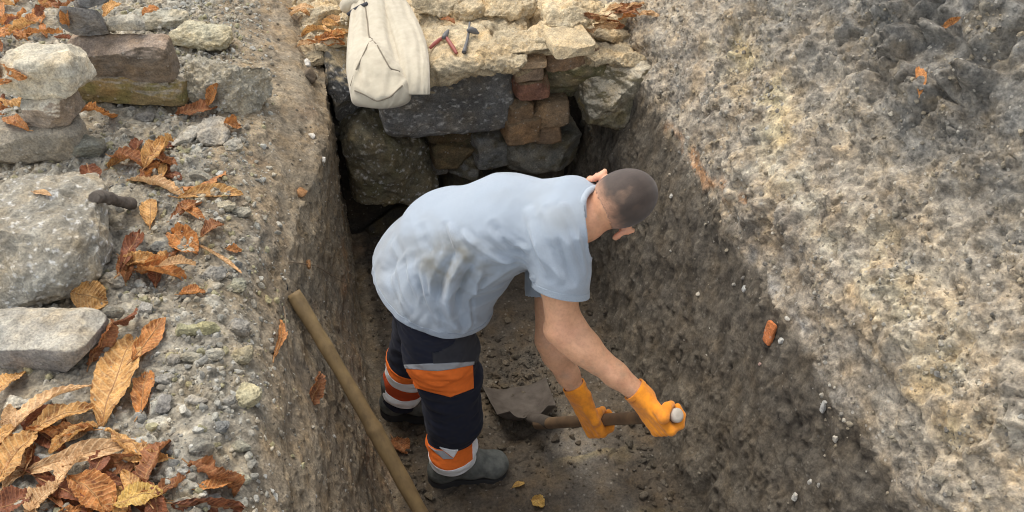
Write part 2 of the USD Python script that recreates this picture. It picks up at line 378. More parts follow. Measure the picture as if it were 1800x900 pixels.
# ================================================================ stones
def rockmesh(dims, seed, box=0.6, cuts=7, sub=5, rough=0.05, fine=0.012, squash=None):
    """A stone about dims across: a worn block with a few broken facets, lumpy and pitted. box 0 = boulder, 1 = squared block."""
    r = np.random.default_rng(seed)
    s = trimesh.creation.icosphere(sub)
    n = np.array(s.vertices)
    k = 2.0 + 9.0 * box
    p = n / (np.abs(n) ** k).sum(1, keepdims=True) ** (1 / k)
    for _ in range(cuts):
        c = unit(r.normal(size=3)); off = r.uniform(.62, .95) if box < .5 else r.uniform(.95, 1.25)
        p = p - c * np.maximum(0, p @ c - off)[:, None]
    h = np.array(dims) / 2
    m = float(np.cbrt(np.prod(dims)))
    q = p * h
    nn = unit(n / h * m)
    o = seed * 17.3
    d = (fbm(q / m * 2.2 + o, 4, seed) - .5) * 2 * rough * m
    d += (1 - np.abs(fbm(q / m * 5.0 + o, 3, seed + 5) - .5) * 4) * .25 * rough * m
    d += (fbm(q / m * 14 + o, 3, seed + 9) - .5) * 2 * fine * m
    q = q + nn * d[:, None]
    return trimesh.Trimesh(q, s.faces, process=False)

def rockcol(mesh, base, seed, var=.35, top=None, front=None, moss=None, white=0.0):
    """Vertex colours of a stone: mottles, dust, mortar or moss that sits on a face of it, sunlight painted into some tops."""
    v, nrm = np.array(mesh.vertices), np.array(mesh.vertex_normals)
    m = float(np.ptp(v, axis=0).mean())
    a = fbm(v / m * 3.5 + seed, 4, seed) - .5
    b = fbm(v / m * 11 + seed, 3, seed + 3) - .5
    c = np.array(base)[None] * (1 + var * 2.0 * a + var * 1.3 * b)[:, None]
    if moss is not None:
        k = np.clip((fbm(v / m * 5 + seed * 2, 3, seed + 4) - .48) * 6, 0, 1)[:, None]
        c = c * (1 - .75 * k) + .75 * k * np.array(moss)
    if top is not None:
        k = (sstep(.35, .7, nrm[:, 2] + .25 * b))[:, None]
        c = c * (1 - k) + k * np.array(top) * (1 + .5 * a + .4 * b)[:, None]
    if white:
        k = np.clip((fbm(v / m * 30 + seed, 3, seed + 8) - .62) * 8, 0, 1)[:, None] * white
        c = c * (1 - k) + k * np.array([.55, .53, .48])
    return np.clip(c, .01, .8)

def place(mesh, center, yaw=0.0, tilt=(0, 0)):
    T = trimesh.transformations
    m = mesh.copy()
    m.apply_transform(T.euler_matrix(math.radians(tilt[0]), math.radians(tilt[1]), math.radians(yaw)))
    m.apply_translation(center)
    return m

# ---------------------------------------------------------------- the old wall that closes the trench: squared blocks, boulders and flat bricks in mortar
wall = thing('stone_wall', 'old rough stone and brick wall closing the far end of the trench', 'wall')
def wall_piece(name, rect, Y, depth, seed, base, box=.6, label=None, topz=None, yaw=0, tilt=(0, 0), sub=5, rough=.05, fine=.014, cuts=6, grow=1.0, **ck):
    a, b = on_y(rect[0], rect[1], Y), on_y(rect[2], rect[3], Y)
    W, Hh = abs(b[0] - a[0]) * grow, abs(a[2] - b[2]) * grow
    c = np.array([(a[0] + b[0]) / 2, Y + depth / 2, (a[2] + b[2]) / 2])
    base = tuple(min(.6, b * 1.28) for b in base)
    m = place(rockmesh((W, depth, Hh), seed, box, cuts, sub, rough, fine), c, yaw, tilt)
    obj(name, m, 'rock_attr', wall, col=rockcol(m, base, seed, **ck), label=label)
    SURF.add(np.array(m.vertices), np.array(m.vertex_normals))
DG, DK, BR, MORT = (.118, .112, .100), (.075, .068, .055), (.17, .105, .06), (.46, .37, .235)
SUN_TOP = (.44, .35, .215)  # mortar tone with sunlight painted in, for upward faces of the wall stones
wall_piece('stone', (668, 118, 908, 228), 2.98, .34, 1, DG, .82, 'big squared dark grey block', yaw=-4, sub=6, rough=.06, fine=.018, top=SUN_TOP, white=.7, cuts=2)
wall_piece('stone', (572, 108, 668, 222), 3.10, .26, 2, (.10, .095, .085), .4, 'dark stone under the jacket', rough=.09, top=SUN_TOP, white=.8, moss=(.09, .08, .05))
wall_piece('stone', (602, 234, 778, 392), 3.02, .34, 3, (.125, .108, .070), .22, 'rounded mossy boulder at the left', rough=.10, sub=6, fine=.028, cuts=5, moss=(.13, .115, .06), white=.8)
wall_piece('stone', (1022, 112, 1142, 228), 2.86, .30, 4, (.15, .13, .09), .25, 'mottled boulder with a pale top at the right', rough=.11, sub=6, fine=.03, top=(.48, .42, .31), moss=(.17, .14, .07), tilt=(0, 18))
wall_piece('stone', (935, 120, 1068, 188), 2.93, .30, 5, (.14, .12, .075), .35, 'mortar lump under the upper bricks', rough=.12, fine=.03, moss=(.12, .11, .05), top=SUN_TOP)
for rect, Y, dep, c, yw, lb in (((958, 90, 1052, 118), 2.93, .22, (.20, .135, .085), 3, 'upper brick with a pale top'), ((910, 118, 960, 144), 2.90, .20, (.21, .15, .10), -4, None), ((908, 147, 966, 174), 2.91, .2, (.17, .085, .055), 2, 'reddish brick'),
                          ((893, 183, 937, 214), 2.94, .2, (.16, .105, .06), 3, None), ((938, 187, 1003, 224), 2.95, .2, (.18, .125, .075), -3, None), ((890, 215, 950, 251), 2.93, .2, (.19, .12, .065), 2, None), ((948, 226, 992, 254), 2.95, .2, (.15, .10, .06), -6, None)):
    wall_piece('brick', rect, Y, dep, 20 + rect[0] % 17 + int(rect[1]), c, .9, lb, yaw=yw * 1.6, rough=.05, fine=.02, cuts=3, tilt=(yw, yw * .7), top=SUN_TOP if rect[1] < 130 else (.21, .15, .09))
for rect, Y, dep, c, bx, sd, tl in (((895, 254, 1024, 298), 2.99, .24, (.13, .12, .095), .6, 41, (0, 4)), ((834, 240, 899, 296), 3.03, .24, (.125, .12, .105), .6, 42, (0, -4)), ((752, 232, 838, 256), 3.08, .2, (.085, .062, .036), .8, 43, (0, 2)),
                            ((760, 258, 836, 292), 3.05, .2, (.10, .072, .038), .85, 44, (0, 0)), ((786, 284, 846, 326), 3.06, .2, (.115, .11, .095), .4, 45, (0, 12)), ((762, 292, 790, 312), 3.05, .12, (.10, .09, .075), .2, 46, (0, 0)),
                            ((838, 226, 894, 246), 3.10, .2, (.10, .07, .04), .6, 47, (0, 0)), ((1036, 236, 1082, 272), 3.08, .2, (.10, .095, .08), .2, 48, (0, 10)), ((1010, 278, 1060, 318), 3.12, .2, (.075, .065, .05), .2, 49, (0, 0)),
                            ((575, 226, 650, 250), 3.16, .2, (.06, .052, .04), .3, 50, (0, 0)), ((662, 226, 760, 240), 3.15, .2, (.085, .07, .045), .4, 51, (0, 0)), ((765, 318, 860, 380), 3.10, .22, (.07, .06, .045), .3, 52, (0, 0)),
                            ((640, 392, 800, 450), 3.14, .2, (.05, .044, .034), .3, 53, (0, 0)), ((860, 300, 1000, 380), 3.12, .2, (.07, .06, .045), .3, 54, (0, 0)), ((1000, 330, 1090, 400), 3.1, .2, (.06, .052, .04), .3, 55, (0, 0))):
    wall_piece('brick' if bx > .7 else 'stone', rect, Y, dep, sd, c, bx, rough=.07, tilt=tl, moss=(.09, .075, .04))
# the top of the wall: crusted mortar lumps one can tell apart
rt = np.random.default_rng(5)
tops = [(555, 92, 70), (590, 70, 64), (780, 40, 120), (850, 50, 130), (800, 95, 150), (880, 100, 80), (925, 80, 90), (985, 66, 100), (940, 30, 110), (1010, 20, 90), (1075, 62, 80), (1100, 100, 70), (720, 100, 90), (1050, 100, 60), (890, 12, 90), (770, 8, 90), (560, 30, 60), (700, 20, 80), (1090, 25, 60), (1000, 45, 60), (830, 18, 60)]
for i, (px, py, w) in enumerate(tops):
    p, n, t = SURF(px, py, 8)
    W = w / FPX * t
    flat = .30 if py > 60 else .42
    m = place(rockmesh((W * 1.15, W * rt.uniform(.75, 1.1), W * flat), 70 + i, .2, 5, 5, .19, .06), p + np.array([0, .02, W * flat * .02]), rt.uniform(-40, 40), (rt.uniform(-8, 8), rt.uniform(-8, 8)))
    obj('mortar_lump', m, 'rock_attr', wall, col=rockcol(m, np.array(MORT) * rt.uniform(.82, 1.12), 70 + i, .22))
    SURF.add(np.array(m.vertices), np.array(m.vertex_normals))
for (px, py, w, dp, hh, c, yw) in ((1000, 78, 74, .16, .05, (.46, .36, .22), 6), (935, 108, 48, .1, .03, (.46, .32, .19), -6)):
    p, n, t = SURF(px, py, 5)
    m = place(rockmesh((w / FPX * t, dp, hh), 300 + px, .93, 2, 5, .025, .01), p + np.array([0, 0, .012]), yw, (4, 0))
    obj('brick', m, 'rock_attr', wall, col=rockcol(m, c, px, .18), label='pale dusty brick lying on top')
    SURF.add(np.array(m.vertices), np.array(m.vertex_normals))

# ---------------------------------------------------------------- loose stones on the left bank
def bank_rock(rect, h, seed, base, label, name='loose_stone', cat='stone', box=.6, yaw=0, tilt=(0, 0), sub=5, rough=.05, fine=.012, sink=.25, parent=None, plabel=None, lift=0.0, cuts=6, t_fix=None, dmin=.5, **ck):
    x0, y0, x1, y1 = rect
    p, n, t = SURF(min(max((x0 + x1) / 2, -60), 1760), y1 - 4, 9)
    w = (x1 - x0) / FPX * t
    el = math.radians(PITCH) + math.atan(((y0 + y1) / 2 - 450) / FPX)
    d = max(dmin * w, ((y1 - y0) / FPX * t - h * math.cos(el)) / math.sin(el))
    front = unit(np.array([CF[0], CF[1], 0]))
    c = p + front * (d / 2) + np.array([0, 0, h / 2 - h * sink + lift])
    m = place(rockmesh((w, d, h), seed, box * .92, cuts + 3, max(sub, 4), rough * 1.3, fine * 1.7), c, -YAW + yaw, tilt)
    col = rockcol(m, base, seed, **ck)
    if parent is None:
        o = obj(name, m, 'rock_attr', col=col, label=None)
        tag(o, label, cat)
    else:
        o = obj(name, m, 'rock_attr', parent, col=col, label=plabel)
    SURF.add(np.array(m.vertices), np.array(m.vertex_normals))
    return o
G1, G2, G3 = (.27, .245, .195), (.22, .20, .17), (.34, .30, .235)
# (laid before the boulder, which stands in front of them)
bank_rock((125, 225, 178, 282), .07, 433, (.18, .17, .13), 'dark mossy stone right of the squared rock', 'loose_stone', 'stone', box=.3, sub=4, rough=.1, sink=.3)
bank_rock((-100, 222, 122, 548), .19, 101, (.25, .225, .175), 'largest grey boulder at the left edge of the picture', box=.22, rough=.075, sub=6, fine=.02, white=.8, sink=.12, yaw=18, tilt=(0, 6), cuts=7)
bank_rock((-30, 200, 142, 290), .11, 102, (.25, .215, .16), 'grey squared rock behind the largest boulder, small block on it', box=.6, sink=.1, yaw=8, cuts=4)
bank_rock((38, 150, 126, 232), .085, 103, (.24, .19, .14), 'small angular block with pale top sitting on a grey rock', box=.75, sink=.0, yaw=-14, tilt=(6, -6), top=(.40, .36, .28), cuts=4)
bank_rock((-30, 528, 163, 655), .085, 104, (.21, .185, .155), 'flat brownish grey slab in front of the largest boulder', box=.85, sink=.12, yaw=-4, top=(.35, .315, .25), cuts=3, rough=.035)
mas = thing('masonry_chunk', 'chunk of old masonry, pale mortar block with two brown bricks, top left', 'masonry')
bank_rock((2, 66, 140, 178), .13, 105, (.45, .40, .30), None, 'mortar_block', box=.6, parent=mas, plabel='pale cream mortar block', sink=.1, rough=.06, cuts=5)
bank_rock((122, 112, 326, 194), .12, 106, (.23, .165, .075), None, 'brick', box=.92, parent=mas, plabel='lower brick with mossy ochre face', sink=.05, yaw=-2, dmin=.3, tilt=(8, 0), rough=.035, cuts=2, top=(.27, .23, .17), moss=(.16, .14, .05))
bank_rock((132, 72, 306, 150), .14, 107, (.16, .125, .09), None, 'brick', box=.9, parent=mas, plabel='upper brown brick', sink=.05, yaw=-2, rough=.04, cuts=2, top=(.30, .23, .17), dmin=.3, tilt=(10, 0))
bank_rock((112, 8, 198, 82), .13, 108, (.19, .175, .155), 'tilted grey triangular shard standing on the masonry chunk', box=.5, sink=.0, yaw=25, tilt=(18, 28), cuts=8, dmin=.3)
bank_rock((188, 18, 262, 66), .06, 109, (.33, .30, .235), 'pale oval stone behind the upper brown brick', box=.3, sink=.1)
bank_rock((125, -22, 192, 20), .08, 110, (.17, .16, .145), 'dark grey stone at the very top of the picture', box=.5, sink=.1)
bank_rock((322, 66, 458, 196), .17, 111, (.30, .265, .195), 'rough earthy clod with dark underside at the bank edge', 'clod', 'clod', box=.25, rough=.12, fine=.04, sub=6, sink=.3, white=.5)
bank_rock((300, 55, 400, 90), .09, 112, (.40, .36, .25), 'pale yellowish mortar lump behind the rough clod', box=.2, rough=.12, fine=.035, sink=.3)
bank_rock((225, 8, 330, 52), .08, 113, (.37, .34, .26), 'light crumbly mortar lump near the top edge of the bank', box=.2, rough=.12, fine=.035, sink=.3)
pebs = [((302, 218, 334, 262), (.40, .385, .34), 'smooth pale oval pebble below the lower brick'), ((340, 198, 392, 258), (.33, .31, .27), 'light grey lump right of the oval pebble'), ((236, 196, 270, 216), (.24, .23, .21), 'small grey stone under the lower brick'),
        ((268, 130, 300, 150), (.3, .28, .22), 'small stone against the brick end'),
        ((294, 374, 322, 400), (.34, .32, .28), 'grey pebble beneath the curled leaf pile'), ((380, 352, 412, 372), (.40, .36, .27), 'pale flat pebble right of the leaf pile'), ((404, 358, 440, 384), (.35, .33, .27), 'rounded pebble near the bank edge beside the leaf pile'),
        ((262, 422, 312, 454), (.23, .23, .21), 'flat grey stone between two leaf clusters'), ((352, 460, 394, 500), (.27, .26, .235), 'grey angular stone below the rolled leaf'), ((396, 484, 428, 518), (.25, .25, .20), 'greenish grey stone at the bank edge'),
        ((370, 496, 388, 512), (.45, .43, .37), 'tiny white pebble between two grey stones'), ((238, 528, 268, 556), (.36, .345, .31), 'pale grey stone above the stony crust'), ((300, 566, 350, 596), (.37, .35, .22), 'yellowish stone at the top of the stony crust'),
        ((344, 560, 388, 592), (.34, .32, .19), 'olive yellow stone beside the yellowish stone'), ((392, 556, 440, 590), (.28, .265, .235), 'grey stone at the brink of the bank'), ((404, 668, 450, 722), (.46, .42, .28), 'large creamy yellow pebble at the bank edge'),
        ((264, 650, 302, 684), (.34, .32, .28), 'grey pebble beside the upright leaf'), ((268, 690, 296, 728), (.30, .28, .25), 'brownish grey pebble below the upright leaf'), ((0, 690, 54, 732), (.46, .44, .38), 'whitish stone at the left edge among leaves'),
        ((326, 762, 372, 806), (.25, .24, .205), 'grey lump above the crumpled leaf cup'), ((370, 738, 404, 764), (.25, .25, .235), 'dark grey stone in the stony crust'), ((200, 788, 262, 822), (.33, .31, .27), 'grey stone under the long leaf tips'),
        ((222, 820, 262, 862), (.30, .30, .27), 'light grey stone behind the standing leaf'), ((410, 832, 440, 852), (.36, .34, .26), 'small pale stone on the brink near the leaf cup'), ((400, 600, 440, 640), (.36, .33, .24), 'pale crusty stone above the creamy pebble'),
        ((170, 478, 218, 506), (.29, .27, .23), 'grey pebble near the boulder corner'), ((316, 612, 352, 642), (.30, .28, .22), 'crusty stone in the middle of the stony crust'), ((360, 610, 392, 636), (.36, .34, .28), 'pale stone right of the crust middle'),
        ((378, 690, 410, 720), (.30, .285, .25), 'grey stone left of the creamy pebble'), ((330, 690, 362, 716), (.38, .365, .33), 'pale stone in the gravel'), ((290, 620, 318, 646), (.30, .285, .25), 'grey stone near the upright leaf tip'),
        ((404, 770, 436, 800), (.31, .30, .24), 'olive grey stone at the brink'), ((310, 822, 330, 840), (.4, .39, .35), 'white chip beside the leaf cup'), ((60, 800, 88, 818), (.48, .47, .43), 'white chip under the long leaf'),
        ((330, 300, 372, 322), (.27, .26, .22), 'grey stone above the leaf pile right'), ((390, 240, 424, 268), (.36, .34, .29), 'pale stone behind the small orange leaf'), ((180, 540, 214, 560), (.27, .25, .2), 'brownish stone under the fan leaf')]
for i, (rc, c, lab) in enumerate(pebs):
    w = (rc[2] - rc[0]) / FPX * 2.0
    bank_rock(rc, w * .6, 400 + i, tuple(np.array(c) * (.86, .83, .78)), lab, 'pebble', 'pebble', box=.15, sub=4, rough=.13, fine=.04, sink=.42, yaw=i * 37 % 50 - 25, cuts=6)
# pale stones and a brick shard stuck in the right-hand earth face
def stuck(px, py, w, hh, seed, base, name, cat, label, box=.3, sub=3, push=.15, yaw=0, rough=.09, thick=.7):
    p, n, t = SURF(px, py, 5)
    W, Hh = w / FPX * t, hh / FPX * t
    m = rockmesh((W, Hh, min(W, Hh) * thick), seed, box, 6, sub, rough, .03)
    ax = unit(np.cross(n, [0, 0, 1.0])) * -1
    ay = unit(np.cross(n, ax))
    R = np.eye(4); R[:3, 0], R[:3, 1], R[:3, 2] = ax, ay, n
    if np.linalg.det(R[:3, :3]) < 0:
        R[:3, 1] *= -1
    m.apply_transform(trimesh.transformations.rotation_matrix(math.radians(yaw), [0, 0, 1]))
    m.apply_transform(R)
    m.apply_translation(p + n * min(W, Hh) * push)
    o = obj(name, m, 'rock_attr', col=rockcol(m, base, seed, .2))
    tag(o, label, cat)
stuck(1355, 585, 22, 44, 601, (.50, .17, .06), 'brick_shard', 'shard', 'bright orange brick shard stuck in the right earth face', .5, 4, .12, yaw=8, rough=.04, thick=.35)
for i, (px, py, w, h, lab) in enumerate([(1228, 517, 9, 9, 'white shell bit in the dark face level with the rolled sleeve'), (1398, 873, 12, 18, 'white chip lowest in the right earth face'), (1424, 848, 9, 16, 'left white sliver of a close pair near the lower right'), (1440, 852, 7, 14, 'right white sliver of a close pair near the lower right'),
                                         (1450, 715, 16, 34, 'upright pale chip below the orange brick shard'), (1470, 770, 12, 22, 'pale chip on the colour boundary at lower right'), (1375, 600, 14, 14, 'pale pebble just under the orange brick shard'), (1180, 345, 8, 10, 'white bit in the earth beside the head'),
                                         (1336, 640, 6, 8, 'tiny reddish white bit in the dark face'), (1310, 508, 12, 14, 'whitish pebble on the colour boundary above the brick shard'), (1385, 560, 14, 10, 'whitish chip above and right of the brick shard')]):
    stuck(px, py, w * .8, h * .8, 620 + i, (.44, .42, .37) if i != 8 else (.45, .3, .25), 'pale_chip', 'chip', lab)
for i, (px, py, w, h, lab) in enumerate([(540, 112, 16, 12, 'white pebble high in the left earth face'), (547, 240, 10, 12, 'white pebble in the left earth face below the jacket'), (568, 280, 8, 10, 'small white pebble near the inner corner of the left face'), (545, 135, 22, 26, 'brown stone high in the left earth face'),
                                         (528, 340, 22, 16, 'orange brown lump in the left earth face'), (540, 465, 16, 12, 'small rusty lump in the left face right of the pole top')]):
    stuck(px, py, w, h, 660 + i, (.55, .52, .46) if i < 3 else ((.13, .10, .07) if i == 3 else (.24, .13, .06)), 'wall_pebble', 'pebble', lab)
# ================================================================ smooth bodies from joints: signed distances, then one continuous skin
def smin(a, b, k):
    h = np.clip(0.5 + 0.5 * (b - a) / k, 0, 1)
    return b + (a - b) * h - k * h * (1 - h)

def cone(p0, p1, r0, r1):
    p0, p1 = np.asarray(p0, np.float32), np.asarray(p1, np.float32)
    ax = p1 - p0; L2 = float(ax @ ax) + 1e-9
    def f(P):
        q = P - p0
        t = np.clip((q @ ax) / L2, 0, 1)
        return np.linalg.norm(q - t[..., None] * ax, axis=-1) - (r0 + (r1 - r0) * t)
    return f

def oval(p0, p1, lat0, lat1, a0, b0, a1, b1):
    """A limb or trunk segment of oval section: half-widths a along the lateral direction, b across it."""
    p0, p1 = np.asarray(p0, np.float32), np.asarray(p1, np.float32)
    ax = p1 - p0; L = float(np.linalg.norm(ax)); u = ax / L
    lat0, lat1 = np.asarray(lat0, np.float32), np.asarray(lat1, np.float32)
    def f(P):
        q = P - p0
        s = (q @ u) / L
        t = np.clip(s, 0, 1)
        e = q - (t * L)[..., None] * u
        lat = lat0 + (lat1 - lat0) * t[..., None]
        lat = lat - (lat @ u)[..., None] * u
        lat /= np.linalg.norm(lat, axis=-1, keepdims=True)
        A = a0 + (a1 - a0) * t; B = b0 + (b1 - b0) * t
        x = (e * lat).sum(-1); al = e @ u
        y = np.sqrt(np.maximum((e * e).sum(-1) - x * x - al * al, 0))
        m = np.minimum(A, B)
        return (np.sqrt((x / A) ** 2 + (y / B) ** 2 + (al / m) ** 2) - 1) * m * 0.95
    return f

def ball(c, r, axes=None):
    c = np.asarray(c, np.float32); r = np.broadcast_to(np.asarray(r, np.float32), 3)
    Rm = np.eye(3, dtype=np.float32) if axes is None else np.asarray(axes, np.float32)
    def f(P):
        q = (P - c) @ Rm.T / r
        n = np.linalg.norm(q, axis=-1)
        g = np.linalg.norm(q / r, axis=-1) + 1e-9
        return n * (n - 1) / g
    return f

def union(fs, k=0.02):
    def f(P):
        d = fs[0](P)
        for g in fs[1:]:
            d = smin(d, g(P), k)
        return d
    return f

def skin(f, lo, hi, h, smooth=6):
    """The zero surface of f on a grid of step h (surface nets), evaluated only near it."""
    lo, hi = np.asarray(lo, float), np.asarray(hi, float)
    n = np.ceil((hi - lo) / h / 8).astype(int) * 8 + 1
    V = np.full(n, 1.0, np.float32)
    nb = (n - 1) // 8
    B = np.stack(np.meshgrid(*[np.arange(k) for k in nb], indexing='ij'), -1).reshape(-1, 3)
    cen = (lo + (B * 8 + 4) * h).astype(np.float32)
    fb = f(cen)
    near = np.abs(fb) < 8 * h * 1.25
    for b, v in zip(B[~near], fb[~near]):
        if v < 0:
            V[b[0] * 8:b[0] * 8 + 9, b[1] * 8:b[1] * 8 + 9, b[2] * 8:b[2] * 8 + 9] = -1
    loc = np.stack(np.meshgrid(*[np.arange(9)] * 3, indexing='ij'), -1).reshape(-1, 3)
    Bn = B[near] * 8
    for i in range(0, len(Bn), 500):
        idx = (Bn[i:i + 500, None] + loc[None]).reshape(-1, 3)
        V[idx[:, 0], idx[:, 1], idx[:, 2]] = f((lo + idx * h).astype(np.float32))
    neg = V < 0
    c = np.zeros(np.array(V.shape) - 1, np.int8)
    for d in np.ndindex(2, 2, 2):
        c += neg[d[0]:c.shape[0] + d[0], d[1]:c.shape[1] + d[1], d[2]:c.shape[2] + d[2]]
    act = np.argwhere((c > 0) & (c < 8))
    ids = np.full(c.shape, -1, np.int64)
    ids[tuple(act.T)] = np.arange(len(act))
    corners = np.array(list(np.ndindex(2, 2, 2)))
    vals = np.stack([V[tuple((act + k).T)] for k in corners], -1)
    acc, cnt = np.zeros((len(act), 3)), np.zeros(len(act))
    for a in range(8):
        for b in range(a + 1, 8):
            if np.abs(corners[a] - corners[b]).sum() == 1:
                va, vb = vals[:, a], vals[:, b]
                m = (va < 0) != (vb < 0)
                t = np.where(m, va / np.where(m, va - vb, 1), 0)
                acc += m[:, None] * (corners[a] + t[:, None] * (corners[b] - corners[a])); cnt += m
    P = lo + (act + acc / cnt[:, None]) * h
    faces = []
    for ax in range(3):
        u, v = [(1, 2), (2, 0), (0, 1)][ax]
        s0 = [slice(None)] * 3; s1 = [slice(None)] * 3
        s0[ax], s1[ax] = slice(0, -1), slice(1, None)
        A, Bq = neg[tuple(s0)], neg[tuple(s1)]
        e = np.argwhere(A != Bq)
        e = e[(e[:, u] > 0) & (e[:, v] > 0) & (e[:, u] < c.shape[u]) & (e[:, v] < c.shape[v])]
        fl = A[tuple(e.T)]
        du, dv = np.zeros(3, int), np.zeros(3, int)
        du[u], dv[v] = 1, 1
        q = np.stack([ids[tuple((e - du - dv).T)], ids[tuple((e - dv).T)], ids[tuple(e.T)], ids[tuple((e - du).T)]], -1)
        q[~fl] = q[~fl][:, ::-1]
        faces.append(q[(q >= 0).all(1)])
    q = np.vstack(faces)
    m = trimesh.Trimesh(P, np.vstack([q[:, [0, 1, 2]], q[:, [0, 2, 3]]]), process=False)
    if smooth:
        from scipy.sparse import coo_matrix
        e = m.edges_unique
        n_ = len(P)
        A = coo_matrix((np.ones(len(e) * 2), (np.r_[e[:, 0], e[:, 1]], np.r_[e[:, 1], e[:, 0]])), (n_, n_)).tocsr()
        deg = np.maximum(np.asarray(A.sum(1)).ravel(), 1)[:, None]
        X = P.copy()
        for i in range(smooth):
            for w in (.5, -.52):
                X = X + w * (A @ X / deg - X)
        off = X - P
        l = np.linalg.norm(off, axis=1, keepdims=True)
        m.vertices = P + off * np.minimum(1, h / np.maximum(l, 1e-9))
    return m

def biggest(m):
    parts = m.split(only_watertight=False)
    return max(parts, key=lambda x: len(x.faces)) if len(parts) > 1 else m

def cut(m, origin, normal):
    """Keeps the side the normal points to; the rim stays open."""
    return trimesh.intersections.slice_mesh_plane(m, unit(normal), np.asarray(origin, float), cap=False)

def shell(m, thick, out=0.0):
    """Gives an open sheet of cloth its thickness, with a closed rim."""
    m = trimesh.Trimesh(m.vertices, m.faces, process=True)
    n = np.array(m.vertex_normals)
    V0, V1 = m.vertices + n * out, m.vertices + n * (out - thick)
    k = len(V0)
    e = np.sort(m.edges, axis=1)
    uniq, inv, cnt = np.unique(e, axis=0, return_inverse=True, return_counts=True)
    be = m.edges[cnt[inv.ravel()] == 1]
    F = np.vstack([m.faces, m.faces[:, ::-1] + k, np.stack([be[:, 1], be[:, 0], be[:, 0] + k], -1), np.stack([be[:, 1], be[:, 0] + k, be[:, 1] + k], -1)])
    return trimesh.Trimesh(np.vstack([V0, V1]), F, process=False)

def crease(m, lines, amp, width, dist=True):
    """Raises (or sinks) the cloth along curves that lie on it; each line: points, amp factor."""
    v, n = np.array(m.vertices), np.array(m.vertex_normals)
    d = np.zeros(len(v))
    for pts, a, w in lines:
        pts = np.asarray(pts, float)
        seg = []
        for i in range(len(pts) - 1):
            q = v - pts[i]; ax = pts[i + 1] - pts[i]
            t = np.clip(q @ ax / (ax @ ax + 1e-12), 0, 1)
            seg.append((np.linalg.norm(q - t[:, None] * ax, axis=1), (i + t) / (len(pts) - 1)))
        best = np.argmin(np.stack([s[0] for s in seg]), 0)
        ds = np.choose(best, [s[0] for s in seg]); tt = np.choose(best, [s[1] for s in seg])
        fade = np.sqrt(np.clip(np.sin(np.pi * np.clip(tt * .92 + .04, 0, 1)), 0, 1))
        x = ds / (w * width)
        d += a * amp * fade * (np.exp(-x ** 1.15 * 1.1) - .40 * np.exp(-(x - 1.8) ** 2 / .7))
    return trimesh.Trimesh(v + n * d[:, None], m.faces, process=False)
# ================================================================ the digging man
man = thing('person', 'man with shaved head in blue shirt bending over to dig in the trench', 'person')
M['skin'] = usdkit.material(stage, '/World/Looks/skin', {
    't': ('attribute', {'attribute': 'tone'}), 'g': ('geometry', {}), 'n': ('noise_texture', {'scale': 420.0, 'detail': 3.0}), 'nh': ('noise_texture', {'scale': 120.0, 'detail': 5.0, 'roughness': .7}),
    'r': ('rgb_ramp', {'ramp': [(.34, (.84, .81, .79)), (.55, (1.03, 1.03, 1.03))]}), 'm': ('mix', {'mix_type': 'multiply', 'fac': .75}), 'b': ('bump', {'strength': .6, 'distance': .0012}),
    'p': ('principled_bsdf', {'roughness': .5, 'specular_ior_level': .4, 'subsurface_weight': .08, 'subsurface_scale': .008})},
    [('g.position', 'n.vector'), ('g.position', 'nh.vector'), ('nh.fac', 'r.fac'), ('t.color', 'm.color1'), ('r.color', 'm.color2'), ('m.color', 'p.base_color'), ('n.fac', 'b.height'), ('b.normal', 'p.normal')], surface='p.BSDF')
plain_mat('shirt_cloth', (.47, .545, .62), .9, .15, 420, .0, .0012, 900, sheen=.25, col2=(.36, .43, .51))
plain_mat('trouser_cloth', (.011, .014, .027), .85, .15, 60, .0, .0008, 700, sheen=.03, col2=(.020, .021, .030))
plain_mat('trouser_grey', (.030, .031, .036), .9, .15, 60, .0, .0008, 700, sheen=.05, col2=(.040, .040, .045))
plain_mat('orange_cloth', (.88, .19, .03), .8, .25, 90, .12, .0006, 800)
plain_mat('dull_orange', (.50, .075, .02), .8, .25, 90, .12, .0006, 800)
plain_mat('reflective_white', (.86, .88, .88), .5, .4, 60, .10, .0004, 600)
plain_mat('reflective_grey', (.33, .34, .35), .5, .5, 60, .12, .0004, 600)
plain_mat('glove_knit', (.92, .33, .022), .85, .15, 26, .0, .0012, 700, sheen=.12, col2=(.56, .19, .03))
plain_mat('boot_suede', (.15, .155, .138), .95, .12, 34, .0, .002, 240, col2=(.070, .076, .070))
plain_mat('boot_rubber', (.028, .028, .028), .75, .3, 40, .2)
plain_mat('lace', (.06, .065, .065), .9, .1, 80, .3)
plain_mat('eye_white', (.75, .73, .70), .2, .5, 10, .02, .0001)
V3 = lambda *a: np.array(a, float)
knob, sock = at(1190, 730, 2.33), at(945, 745, 3.05)
SH = unit(sock - knob)
R_SH = 0.019
SR, ER, WR = V3(.516, 1.675, 1.12), V3(.50, 1.565, .865), at(1121, 690, 2.385)
SL = V3(.565, 1.93, .965)
GR, GL = knob + SH * .055, knob + (sock - knob) * .50
WL = at(1012, 684, 2.63)
EL = at(966, 598, 2.58)
PEL, LUM, THO, NEC = at(744, 490, 2.53), at(790, 430, 2.47), at(890, 394, 2.42), at(1000, 366, 2.33)
HEAD = at(1090, 352, 2.30)
hu = unit(.90 * CR + .42 * CU - .34 * CF)                 # crown
hf = unit(CF - (CF @ hu) * hu + .02 * CR)                  # face, looking down the trench at the blade
hr = np.cross(hf, hu)                                      # his right ear
HA = np.stack([hr, hf, hu])
hp = lambda r, f, u: HEAD + hr * r + hf * f + hu * u
HIPR, HIPL = V3(.165, 1.785, .87), V3(.155, 1.965, .85)
KNR, KNL = at(785, 668, 2.74), V3(.16, 2.06, .47)
